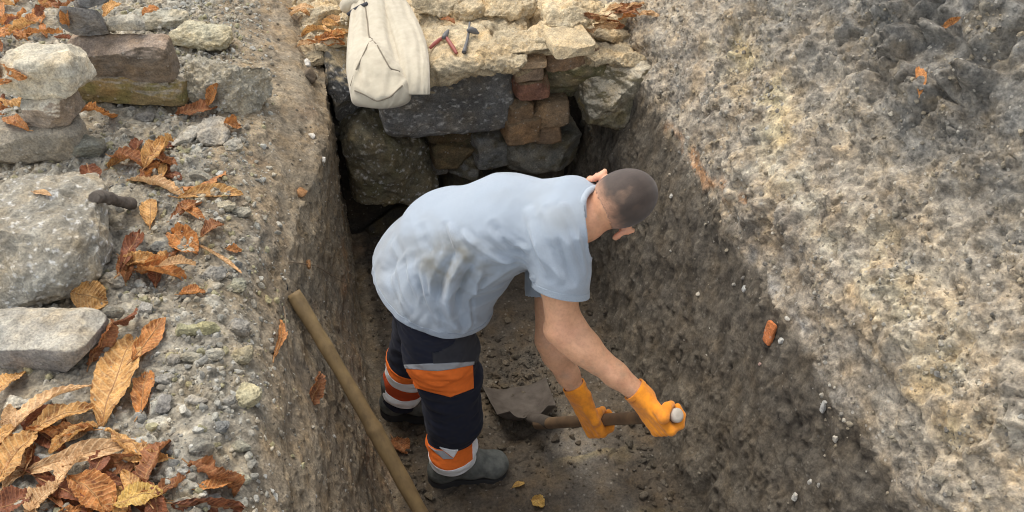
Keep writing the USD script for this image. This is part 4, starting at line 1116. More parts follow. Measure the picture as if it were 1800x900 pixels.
# ================================================================ the shovel
plain_mat('shaft_wood', (.17, .105, .055), .6, .35, 22, .0, .0008, 160, col2=(.085, .055, .032), stretch=(1, 1, 1))
plain_mat('knob_wood', (.50, .44, .36), .5, .4, 60, .25)
plain_mat('rusty_steel', (.098, .082, .066), .7, .3, 24, .0, .0015, 180, col2=(.050, .039, .030), metallic=.1)
plain_mat('pole_wood', (.22, .150, .068), .65, .25, 9, .0, .0012, 120, col2=(.125, .085, .042), stretch=(3, 3, .8))
plain_mat('black_cord', (.02, .02, .02), .8, .2, 60, .2)
shovel = thing('shovel', 'rusty square bladed shovel with wooden shaft held by the man', 'shovel')
def lathe_line(a, b, prof, sides=20):
    a, b = np.asarray(a), np.asarray(b)
    return tube_mesh([a + (b - a) * t for t, _ in prof], np.array([r for _, r in prof]), sides)
end = knob + SH * .0
obj('shaft', lathe_line(knob + SH * .006, sock, [(0, .0188), (.3, R_SH), (.6, R_SH), (.9, .0205), (1, .0205)]), 'shaft_wood', shovel)
obj('shaft_end', lathe_line(knob - SH * .010, knob + SH * .010, [(0, .010), (.12, .0165), (.35, .0200), (.7, .0205), (1, .0192)]), 'knob_wood', shovel)
# blade: dished pan, turned up at the sides, flat front edge; its socket grips the shaft
bl0 = sock + SH * .07
edge_l, edge_r = at(857, 706, 3.235), at(952, 668, 3.36)
tipm = (edge_l + edge_r) / 2
bd = unit(tipm - bl0)
bx = edge_r - edge_l; bx = unit(bx - (bx @ bd) * bd)
bz = np.cross(bx, bd); bz *= np.sign(bz[2])
BL, BW = float(np.linalg.norm(tipm - bl0)) + .01, .25
uu, vv = np.meshgrid(np.linspace(0, 1, 28), np.linspace(-1, 1, 25), indexing='ij')
wid = BW / 2 * (0.86 + .14 * uu) * np.minimum(1, np.sqrt(np.clip(uu / .10, 0, 1)) * .35 + .65)
dish = .045 * np.abs(vv) ** 2.6 * (1 - .25 * uu) + .03 * np.clip(1 - uu / .16, 0, 1) ** 1.5 - .016 * np.exp(-(vv / .16) ** 2) * np.clip(1 - uu / .55, 0, 1) * -1
pan = bl0 + bd * (uu * BL + .012 * np.cos(vv * 1.57) * (uu > .97))[..., None] + bx * (vv * wid)[..., None] + bz * (dish + (fbm(np.stack([uu * 4, vv * 3, 0 * uu], -1), 2, 5) - .5) * .006)[..., None]
gi = np.arange(28 * 25).reshape(28, 25)
pq = np.stack([gi[:-1, :-1], gi[1:, :-1], gi[1:, 1:], gi[:-1, 1:]], -1).reshape(-1, 4)
pm = trimesh.Trimesh(pan.reshape(-1, 3), np.vstack([pq[:, [0, 1, 2]], pq[:, [0, 2, 3]]]), process=False)
if pm.face_normals.mean(0) @ bz < 0:
    pm.invert()
obj('blade', shell(pm, .0032), 'rusty_steel', shovel)
obj('socket', lathe_line(sock - SH * .09, bl0 + bd * .05, [(0, .0222), (.5, .024), (.8, .021), (1, .010)]), 'rusty_steel', shovel)
# ================================================================ the pole leaning into the trench
pole = thing('wooden_pole', 'long pale wooden pole leaning on the left side of the trench', 'pole')
ptop, _, _ = SURF(508, 516, 5)
ptop = ptop + np.array([.012, 0, .0])
pbot = EYE + ray(800, 1010) * ((.02 - CAM_H) / ray(800, 1010)[2])
tt = np.linspace(0, 1, 90)
bend = np.stack([ptop + (pbot - ptop) * t + np.array([.006 * math.sin(3 * t), 0, .010 * math.sin(5 * t)]) for t in tt])
obj('shaft', tube_mesh(bend, .0205 + .006 * tt + .0009 * np.sin(tt * 40) + .0014 * np.sin(tt * 13 + 1) + .003 * np.exp(-((tt - .47) / .012) ** 2), 20), 'pole_wood', pole)
pu = unit(ptop - pbot)
obj('cord', tube_mesh(smoothline([ptop - CR * .020 - CU * .012, ptop - CR * .012 + CU * .004, ptop - CR * .016 + CU * .018, ptop - CR * .021 + CU * .026]), .0035, 6), 'black_cord', pole)
# ================================================================ jacket over the wall
plain_mat('jacket_cloth', (.47, .42, .315), .9, .12, 30, .0, .0012, 500, sheen=.12, col2=(.40, .35, .26))
plain_mat('jacket_seam', (.20, .17, .125), .9, .1, 60, .2)
plain_mat('jacket_lining', (.06, .06, .065), .85, .1, 60, .2)
jacket = thing('jacket', 'folded beige jacket hanging over the edge of the stone wall', 'jacket')
def drape(path, widths, thick, seed, folds=(), nu=56, nv=90, flat_end=False, wr=.012, end_round=.12, flap=None):
    """A soft bundle of cloth along a path of 3-D points: oval section, wrinkled; folds are ridges given along (u round, v along)."""
    path = np.asarray(path, float)
    s = np.linspace(0, 1, len(path))
    v = np.linspace(0, 1, nv)
    from scipy.interpolate import PchipInterpolator as PI_
    C = PI_(s, path)(v); Wd = PI_(s, np.asarray(widths, float))(v); Th = PI_(s, np.asarray(thick, float))(v)
    T = unit(np.gradient(C, axis=0))
    latd = unit(CR - (T @ CR)[:, None] * T)
    nrm = np.cross(latd, T); nrm *= np.sign(nrm @ (-CF))[:, None]
    cap = np.ones(nv)
    if not flat_end:
        cap = np.sqrt(np.clip(1 - np.clip((v - (1 - end_round)) / end_round, 0, 1) ** 2.4, 0, 1)).clip(.03)
    cap *= np.sqrt(np.clip(v / .03, .05, 1))
    u = np.linspace(0, 2 * np.pi, nu, endpoint=False)
    cu, su = np.cos(u), np.sin(u)
    sq = lambda x, e: np.sign(x) * np.abs(x) ** e
    X = sq(cu, .8)[None] * (Wd * cap)[:, None]
    Yn = sq(su, .9)[None] * (Th * cap ** .6)[:, None]
    P = C[:, None] + X[..., None] * latd[:, None] + Yn[..., None] * nrm[:, None]
    uf = cu[None] * np.ones((nv, 1)); vf = v[:, None] * np.ones((1, nu))
    d = (fbm(np.stack([uf * 2.4 + seed, vf * 5, su[None] * np.ones((nv, 1))], -1), 4, seed) - .5) * 2 * wr
    d += (fbm(np.stack([uf * 6 + seed, vf * 4, su[None] * np.ones((nv, 1))], -1), 2, seed + 3) - .5) * wr * .8
    front = (su > 0)[None] * np.ones((nv, 1))
    for pts, a, w in folds:
        pts = np.asarray(pts, float)
        best = np.full(uf.shape, 9.0)
        for i in range(len(pts) - 1):
            A, B = pts[i] * [1, 2.2], pts[i + 1] * [1, 2.2]
            q = np.stack([uf, vf * 2.2], -1) - A
            t = np.clip((q @ (B - A)) / ((B - A) @ (B - A)), 0, 1)
            best = np.minimum(best, np.linalg.norm(q - t[..., None] * (B - A), axis=-1))
        d += front * a * np.exp(-(best / w) ** 2)
    if flap is not None:
        fv = np.interp(uf, flap[0], flap[1])
        d += front * flap[2] * sstep(-.004, .022, vf - fv) * sstep(1.0, .9, np.abs(uf))
    P = P + nrm[:, None] * d[..., None] * (cap ** .5)[:, None, None]
    gi = np.arange(nv * nu).reshape(nv, nu)
    nx = np.roll(gi, -1, 1)
    q = np.stack([gi[:-1], nx[:-1], nx[1:], gi[1:]], -1).reshape(-1, 4)
    V = np.vstack([P.reshape(-1, 3), P[0].mean(0)[None], P[-1].mean(0)[None]])
    k = nv * nu
    F = np.vstack([q[:, [0, 1, 2]], q[:, [0, 2, 3]], np.stack([np.full(nu, k), nx[0], gi[0]], -1), np.stack([np.full(nu, k + 1), gi[-1], nx[-1]], -1)])
    m = trimesh.Trimesh(V, F, process=False)
    if m.volume < 0:
        m.invert()
    return m, P
jb = [at(654, -18, 3.62), at(655, 30, 3.46), at(656, 80, 3.30), at(662, 128, 3.12), at(669, 160, 3.06), at(672, 191, 3.05)]
mj, PJ = drape(jb, [.085, .090, .100, .108, .108, .102], [.045, .06, .065, .070, .068, .055], 3,
               [([(-.9, .78), (-.35, .58), (-.05, .50)], .014, .10), ([(-.05, .50), (.25, .62), (.45, .72), (.9, .73)], .014, .10), ([(-.7, .84), (-.1, .945), (.5, .92), (.9, .82)], .010, .07), ([(-.45, .05), (-.15, .25), (-.05, .50)], -.012, .10), ([(.1, .08), (.3, .3), (.4, .5)], .010, .16), ([(-.1, .6), (-.1, .8)], .008, .2), ([(-.6, .1), (-.7, .5)], -.008, .1), ([(.55, .1), (.6, .6)], -.010, .09), ([(-.5, .7), (.2, .86)], -.007, .10), ([(.3, .7), (.1, .9)], .007, .07)], wr=.014, nu=84, nv=130, flap=([-1, -.9, -.35, -.05, .02, .25, .42, .75, 1], [.80, .79, .60, .52, .52, .64, .74, .76, .76], .010))
obj('jacket_body', mj, 'jacket_cloth', jacket)
js = [at(690, 2, 3.52), at(705, 35, 3.40), at(720, 75, 3.26), at(728, 120, 3.09), at(731, 166, 3.05)]
mj2, PJ2 = drape(js, [.05, .060, .062, .056, .050], [.03, .035, .035, .030, .022], 11, [([(.3, .2), (.4, .6), (.3, .95)], -.006, .15), ([(-.4, .3), (-.3, .7), (-.4, .98)], .006, .2)], flat_end=True, wr=.012, nu=64, nv=100)
obj('sleeve', mj2, 'jacket_cloth', jacket)
def on_front(P, pts, lift=.003):
    nv, nu = P.shape[:2]
    out = []
    for uu_, vv_ in pts:
        ang = math.acos(max(-1, min(1, np.sign(uu_) * abs(uu_) ** 1.25)))
        j = int(round(ang / (2 * np.pi) * nu)) % nu
        i = int(round(vv_ * (nv - 1)))
        out.append(P[i, j] - CF * lift)
    return out
for pts in ([(-.92, .79), (-.35, .60), (-.05, .52), (.02, .52)], [(.02, .52), (.25, .64), (.42, .74), (.72, .75)], [(-.8, .86), (-.1, .955), (.4, .935), (.8, .87)], [(-.42, .06), (-.2, .25), (-.05, .50)]):
    obj('seam', tube_mesh(smoothline(on_front(PJ, dense(pts), .001)), .0028, 6), 'jacket_seam', jacket)
# collar: turned-up band with dark inside, at the top
cc = [at(606, 12, 3.52), at(618, 8, 3.50), at(634, 2, 3.49), at(648, -10, 3.5)]
mc, _ = drape([cc[0], cc[1], cc[2], cc[3]], [.028, .036, .036, .03], [.026, .03, .03, .02], 21, wr=.006, nv=30, nu=28)
obj('hood', mc, 'jacket_cloth', jacket)
obj('lining', tube_mesh(smoothline([at(611, 26, 3.44), at(620, 15, 3.43), at(633, 8, 3.43), at(646, 6, 3.42)]), .008, 8), 'jacket_lining', jacket)
# ================================================================ small tools on the wall top
plain_mat('red_grip', (.27, .07, .05), .5, .4, 60, .15)
plain_mat('tool_steel', (.11, .105, .10), .55, .4, 60, .3, metallic=.2)
pl = thing('pliers', 'open pliers with red handles lying on the wall top', 'pliers')
s_ = lambda x, y, up=.012: SURF(x, y, 4)[0] + np.array([0, 0, up])
jx = s_(783, 72, .02)
obj('handle', tube_mesh(smoothline([jx, s_(772, 74, .018), s_(763, 80), s_(756, 90)]), np.array([.006, .0075, .008, .006]), 10), 'red_grip', pl)
obj('handle', tube_mesh(smoothline([jx, s_(791, 80, .018), s_(797, 88), s_(803, 99)]), np.array([.006, .0075, .008, .006]), 10), 'red_grip', pl)
obj('jaw', tube_mesh([jx + (s_(779, 76, .02) - jx) * .8, jx, s_(786, 66, .02), s_(789, 61, .02)], np.array([.008, .012, .009, .004]), 10), 'tool_steel', pl)
tr = thing('hand_tool', 'small grey steel digging tool beside the red pliers', 'hand tool')
obj('shank', tube_mesh(smoothline([s_(826, 52, .03), s_(829, 62, .02), s_(824, 80, .014), s_(816, 98, .014)]), np.array([.004, .005, .006, .009]), 10), 'tool_steel', tr)
hd = [s_(822, 66, .03), s_(828, 58, .035), s_(835, 64, .03), s_(842, 68, .02)]
obj('tool_head', tube_mesh(smoothline(hd), np.array([.006, .013, .012, .004]), 10), 'tool_steel', tr)
# ================================================================ dry leaves
def leaf_mat(name, base, vein, dark):
    M[name] = usdkit.material(stage, '/World/Looks/' + name, {
        'uv': ('uvmap', {'attribute': 'st'}), 'sp': ('separate_xyz', {}), 'g': ('geometry', {}),
        # side veins run obliquely from the midrib: stripes in (t - 0.35 |v|)
        'av': ('math', {'math_type': 'absolute'}), 'mv': ('math', {'math_type': 'multiply_add', 'value2': -0.13}), 'fr': ('math', {'math_type': 'multiply', 'value2': 75.4}), 'si': ('math', {'math_type': 'cosine'}),
        'vr': ('map_range', {'from_min': 0.55, 'from_max': 1.0, 'to_min': 0.0, 'to_max': 0.55, 'clamp': True}),
        'mid': ('map_range', {'from_min': 0.0, 'from_max': 0.09, 'to_min': 0.9, 'to_max': 0.0, 'clamp': True}), 'mx': ('math', {'math_type': 'maximum'}),
        'n': ('noise_texture', {'scale': 34.0, 'detail': 6.0, 'roughness': 0.7}), 'n2': ('noise_texture', {'scale': 240.0, 'detail': 3.0}),
        'r': ('rgb_ramp', {'ramp': [(0.34, dark), (0.50, base), (0.68, tuple(min(.75, c * 1.5) for c in base))]}), 'm': ('mix', {'mix_type': 'mix', 'color2': vein}),
        'r2': ('rgb_ramp', {'ramp': [(.3, (.6, .55, .5)), (.6, (1.15, 1.15, 1.15))]}), 'm2': ('mix', {'mix_type': 'multiply', 'fac': .8}),
        'b': ('bump', {'strength': .6, 'distance': .0015}), 'hs': ('math', {'math_type': 'add'}), 'p': ('principled_bsdf', {'roughness': .6, 'specular_ior_level': .3}), 'tr': ('translucent_bsdf', {}), 'mc': ('mix_closure', {'fac': .18})},
        [('uv.UV', 'sp.vector'), ('sp.x', 'av.value1'), ('av.value', 'mv.value1'), ('sp.y', 'mv.value3'), ('mv.value', 'fr.value1'), ('fr.value', 'si.value1'), ('si.value', 'vr.value'), ('av.value', 'mid.value'), ('vr.result', 'mx.value1'), ('mid.result', 'mx.value2'),
         ('g.position', 'n.vector'), ('g.position', 'n2.vector'), ('n.fac', 'r.fac'), ('r.color', 'm.color1'), ('mx.value', 'm.fac'), ('m.color', 'm2.color1'), ('n2.fac', 'r2.fac'), ('r2.color', 'm2.color2'), ('m2.color', 'p.base_color'), ('m2.color', 'tr.color'),
         ('mx.value', 'hs.value1'), ('n2.fac', 'hs.value2'), ('hs.value', 'b.height'), ('b.normal', 'p.normal'), ('p.BSDF', 'mc.closure1'), ('tr.BSDF', 'mc.closure2')], surface='mc.closure')
leaf_mat('leaf_golden', (0.47, 0.255, 0.085), (0.62, 0.42, 0.19), (0.22, 0.09, 0.028))
leaf_mat('leaf_orange', (0.41, 0.17, 0.05), (0.55, 0.31, 0.12), (0.16, 0.057, 0.02))
leaf_mat('leaf_brown', (0.25, 0.1, 0.038), (0.38, 0.2, 0.085), (0.1, 0.038, 0.018))
leaf_mat('leaf_tan', (0.5, 0.31, 0.15), (0.64, 0.47, 0.27), (0.27, 0.145, 0.06))
leaf_mat('leaf_russet', (0.18, 0.064, 0.029), (0.29, 0.125, 0.055), (0.075, 0.028, 0.015))
leaf_mat('leaf_yellow', (.50, .32, .085), (.58, .42, .17), (.32, .17, .045))
plain_mat('leaf_stalk', (.34, .18, .07), .6, .3, 60, .3)

def leaf_mesh(L, W, seed, roll=.6, bend=.4, crumple=.5, twist=0.0, nu=44, nv=15):
    """A leaflet L long and W wide, lying along +x with its face up; roll folds it up across, bend arches it along, crumple puckers it."""
    r = np.random.default_rng(seed)
    t, v = np.meshgrid(np.linspace(0, 1, nu), np.linspace(-1, 1, nv), indexing='ij')
    w = np.sin(np.pi * np.clip(t * .96 + .02, 0, 1) ** r.uniform(.85, 1.25)) ** .75 * W / 2
    w = w * (1 + .10 * (noise(np.stack([t * 16, np.sign(v) * 3 + seed, 0 * t], -1), seed) - .5) * np.abs(v))
    bite = noise(np.stack([t * r.uniform(3, 6) + seed, np.sign(v) * 5, 0 * t], -1), seed + 7)
    w = w * (1 - .45 * np.clip(bite - .58, 0, 1) * 2.2 * (np.abs(v) > .3))
    x = t * L
    a = roll * v * r.uniform(.8, 1.2) * (1 + .5 * (noise(np.stack([t * 2.5 + seed, 0 * t, 0 * t], -1), seed + 1) - .5))
    aa = np.where(np.abs(a) < 1e-3, 1e-3, a)
    y = w * np.sin(aa) / aa * v
    z = w * (1 - np.cos(aa)) / np.abs(aa) * np.abs(v)
    z = z + crumple * W * .26 * (fbm(np.stack([t * 5 + seed, v * 2.0, 0 * t + seed], -1), 3, seed) - .5) * 2
    z = z + W * .032 * np.cos((t - .13 * np.abs(v)) * 75.4) * np.abs(v) ** .7 - W * .03 * np.exp(-(v / .12) ** 2)
    e = np.abs(v) ** 3
    z = z + e * W * .24 * crumple * (noise(np.stack([t * 9 + seed, np.sign(v), 0 * t], -1), seed + 4) - .35)
    th = bend * (t - .5) * 2
    R = L / (2 * bend) if abs(bend) > 1e-2 else 1e3
    X = R * np.sin(th) if abs(bend) > 1e-2 else x - L / 2
    Zc = -R * (1 - np.cos(th)) if abs(bend) > 1e-2 else 0 * x
    P = np.stack([X - z * np.sin(-th) * .9, y, Zc + z * np.cos(th)], -1)
    tw = twist * (t - .5)
    P = np.stack([P[..., 0], P[..., 1] * np.cos(tw) - P[..., 2] * np.sin(tw), P[..., 1] * np.sin(tw) + P[..., 2] * np.cos(tw)], -1)
    gi = np.arange(nu * nv).reshape(nu, nv)
    q = np.stack([gi[:-1, :-1], gi[1:, :-1], gi[1:, 1:], gi[:-1, 1:]], -1).reshape(-1, 4)
    rib = P[:, nv // 2] + np.array([0, 0, .0004])
    tail = rib[0] - np.array([L * .14, L * .02 * r.normal(), -L * .02])
    return P.reshape(-1, 3), np.vstack([q[:, [0, 1, 2]], q[:, [0, 2, 3]]]), np.stack([v, t], -1).reshape(-1, 2), np.vstack([tail, (tail + rib[0]) / 2, rib])

WORD = {'leaf_golden': 'golden', 'leaf_orange': 'orange', 'leaf_brown': 'brown', 'leaf_tan': 'tan', 'leaf_russet': 'russet', 'leaf_yellow': 'yellow'}
USED = set()
def where_label(x, y, L, big, mat, roll, anchors):
    """How this leaf looks and what it lies beside, in words no other leaf here shares."""
    size = 'large' if L > big * 1.15 else 'small' if L < big * .85 else 'middling'
    curl = 'flat' if roll < .65 else 'curled' if roll < 1.0 else 'rolled'
    for ax_, ay_, what in sorted(anchors, key=lambda a: math.hypot(a[0] - x, a[1] - y)):
        dx, dy = x - ax_, y - ay_
        side = ('right of' if dx > 0 else 'left of') if abs(dx) > 1.3 * abs(dy) else ('just below' if dy > 0 else 'just above') if abs(dy) > 1.3 * abs(dx) else ('below and right of' if dx > 0 else 'below and left of') if dy > 0 else ('above and right of' if dx > 0 else 'above and left of')
        lab = f'{size} {curl} {WORD[mat]} leaf {side} {what}'
        if lab not in USED:
            break
    USED.add(lab)
    return lab
def lay_leaf(a, b, W, mat, label, group=None, roll=.6, bend=.35, crumple=.5, twist=0., tip=0, seed=None, lift=.004, name='dry_leaf', stalk=True):
    """A leaf from its stalk end at pixel a to its tip at pixel b, resting on what is there."""
    seed = seed if seed is not None else int(a[0] * 7 + a[1] * 13 + b[0]) % 9973
    A, nA, tA = SURF(a[0], a[1], 6); B, nB, tB = SURF(b[0], b[1], 6)
    t = (tA + tB) / 2
    C, nC, tC = SURF((a[0] + b[0]) / 2, (a[1] + b[1]) / 2, 6)
    pl_ = np.hypot(b[0] - a[0], b[1] - a[1]) / FPX * tC
    ax = B - A
    if np.linalg.norm(ax) > 1.9 * pl_ + .03:
        ax = (CR * (b[0] - a[0]) - (unit(CU + .6 * CF)) * (b[1] - a[1])) / FPX * tC
    Lr = float(np.linalg.norm(ax)); ax = unit(ax)
    n = unit(nA + nB + nC + (0, 0, .6)) if nC[2] > .35 else nC
    n = unit(n - (n @ ax) * ax)
    s = np.cross(n, ax)
    th = math.radians(tip)
    n2, s2 = n * math.cos(th) + s * math.sin(th), s * math.cos(th) - n * math.sin(th)
    P, F, uv, rib = leaf_mesh(Lr, W / FPX * tC, seed, roll, bend, crumple, twist)
    lowest = np.percentile(P[:, 2], 6)
    cen = (A + B + C) / 3
    T = lambda q: cen + ax * q[:, :1] + s2 * q[:, 1:2] + n2 * (q[:, 2:3] - lowest + lift)
    x = thing(name, label, 'leaf', group=group)
    PW = T(P)
    obj('blade', (PW, F), mat, x, smooth=True, uv=uv)
    rb = T(rib)
    nr_ = len(rb)
    obj('midrib', tube_mesh(rb if stalk else rb[2:], np.linspace(.0017, .0005, nr_ if stalk else nr_ - 2) * (Lr / .15) ** .5, 5), 'leaf_stalk', x)
    SURF.add(PW, np.tile(n2, (len(PW), 1)))

G_, O_, B_, T_, R_, Y_ = 'leaf_golden', 'leaf_orange', 'leaf_brown', 'leaf_tan', 'leaf_russet', 'leaf_yellow'
rl = np.random.default_rng(77)
# lower heap first (what lies underneath), then the leaves one can tell apart
HEAP = 'crumpled dry leaves heaped in the lower left corner'
for i in range(46):
    x, y = rl.uniform(-25, 330), rl.uniform(700, 915)
    if x > 60 + (y - 640) * 1.25:
        continue
    an = rl.uniform(0, 6.28); L = rl.uniform(60, 120)
    mt, ro = [O_, B_, G_, R_, T_][rl.integers(5)], rl.uniform(.4, 1.3)
    lay_leaf((x - L / 2 * math.cos(an), y - L / 2 * math.sin(an) * .8), (x + L / 2 * math.cos(an), y + L / 2 * math.sin(an) * .8), L * rl.uniform(.34, .5), mt,
             where_label(x, y, L, 90, mt, ro, [(204, 670, 'the large golden leaf'), (90, 722, 'the arched tan leaf'), (140, 806, 'the longest tan leaf'), (275, 822, 'the dark standing leaf'), (156, 870, 'the broad orange leaf'), (30, 810, 'the broad golden leaf'), (24, 712, 'the whitish stone'), (20, 895, 'the bottom left corner'), (78, 880, 'the pale tan leaf')]), HEAP, ro, rl.uniform(-.3, .7), rl.uniform(.5, 1.1), rl.uniform(-.6, .6), rl.uniform(-25, 25), seed=1000 + i)
TOPL = 'small dry leaves in the top left corner'
for i in range(38):
    x, y = rl.uniform(-20, 130), rl.uniform(-5, 75)
    if i > 24:
        x, y = rl.uniform(-15, 40), rl.uniform(70, 225)
    an = rl.uniform(0, 6.28); L = rl.uniform(30, 62)
    mt, ro = [O_, B_, G_, R_, O_][rl.integers(5)], rl.uniform(.4, 1.3)
    lay_leaf((x - L / 2 * math.cos(an), y - L / 3 * math.sin(an)), (x + L / 2 * math.cos(an), y + L / 3 * math.sin(an)), L * rl.uniform(.35, .55), mt,
             where_label(x, y, L, 46, mt, ro, [(65, 120, 'the pale mortar block'), (155, 45, 'the grey shard'), (160, 5, 'the topmost grey stone'), (5, 5, 'the top left corner'), (82, 190, 'the small angular block'), (70, 245, 'the squared grey rock'), (20, 60, 'the left edge above the mortar block')]), TOPL, ro, rl.uniform(-.3, .7), rl.uniform(.6, 1.2), 0, rl.uniform(-25, 25), seed=1100 + i)
LEDG = 'dry leaves behind the jacket on the wall top'
for i in range(9):
    x, y = rl.uniform(520, 605), rl.uniform(0, 84)
    an = rl.uniform(-.5, .5); L = rl.uniform(26, 56)
    mt = [O_, T_, G_, T_][rl.integers(4)]
    lay_leaf((x - L / 2 * math.cos(an), y - L / 3 * math.sin(an)), (x + L / 2 * math.cos(an), y + L / 3 * math.sin(an)), L * .4, mt,
             where_label(x, y, L, 41, mt, .7, [(610, 40, 'the jacket'), (618, 10, 'the jacket hood'), (580, 70, 'the orange leaf at the wall edge'), (540, 10, 'the far end of the left face'), (555, 92, 'the mortar lump at the left wall end')]), LEDG, .7, .4, .9, 0, rl.uniform(-20, 20), seed=1200 + i)
LEDR = 'dry leaves at the right end of the wall top'
for i in range(13):
    x, y = rl.uniform(1020, 1165), rl.uniform(-6, 52)
    an = rl.uniform(-.6, .6); L = rl.uniform(22, 60)
    mt = [O_, T_, G_, B_][rl.integers(4)]
    lay_leaf((x - L / 2 * math.cos(an), y - L / 3 * math.sin(an)), (x + L / 2 * math.cos(an), y + L / 3 * math.sin(an)), L * .4, mt,
             where_label(x, y, L, 41, mt, .8, [(1000, 78, 'the dusty upper brick'), (1075, 62, 'the pale boulder top'), (1150, 60, 'the corner of the right slope'), (1090, 25, 'the rightmost mortar lump'), (1010, 20, 'the far mortar lump'), (1160, 5, 'the top of the right slope')]), LEDR, .8, .4, .9, 0, rl.uniform(-20, 20), seed=1250 + i)
MID = 'curled leaves in the pile beside the dark stick'
for i in range(16):
    x, y = (rl.uniform(195, 300), rl.uniform(258, 315)) if i < 9 else (rl.uniform(215, 300), rl.uniform(440, 492))
    an = rl.uniform(0, 6.28); L = rl.uniform(45, 80)
    mt, ro = [O_, B_, R_, G_, B_][rl.integers(5)], rl.uniform(.6, 1.6)
    lay_leaf((x - L / 2 * math.cos(an), y - L / 3 * math.sin(an)), (x + L / 2 * math.cos(an), y + L / 3 * math.sin(an)), L * rl.uniform(.4, .6), mt,
             where_label(x, y, L, 62, mt, ro, [(195, 360, 'the dark stick'), (275, 335, 'the pale rolled leaf'), (227, 290, 'the topmost brown curled leaf'), (272, 272, 'the golden curled leaf'), (229, 444, 'the tall russet leaf'), (283, 485, 'the pale edged orange leaf'), (160, 316, 'the shaded russet leaf')]), MID, ro, rl.uniform(-.3, .7), rl.uniform(.7, 1.2), 0, rl.uniform(-30, 30), seed=1300 + i)
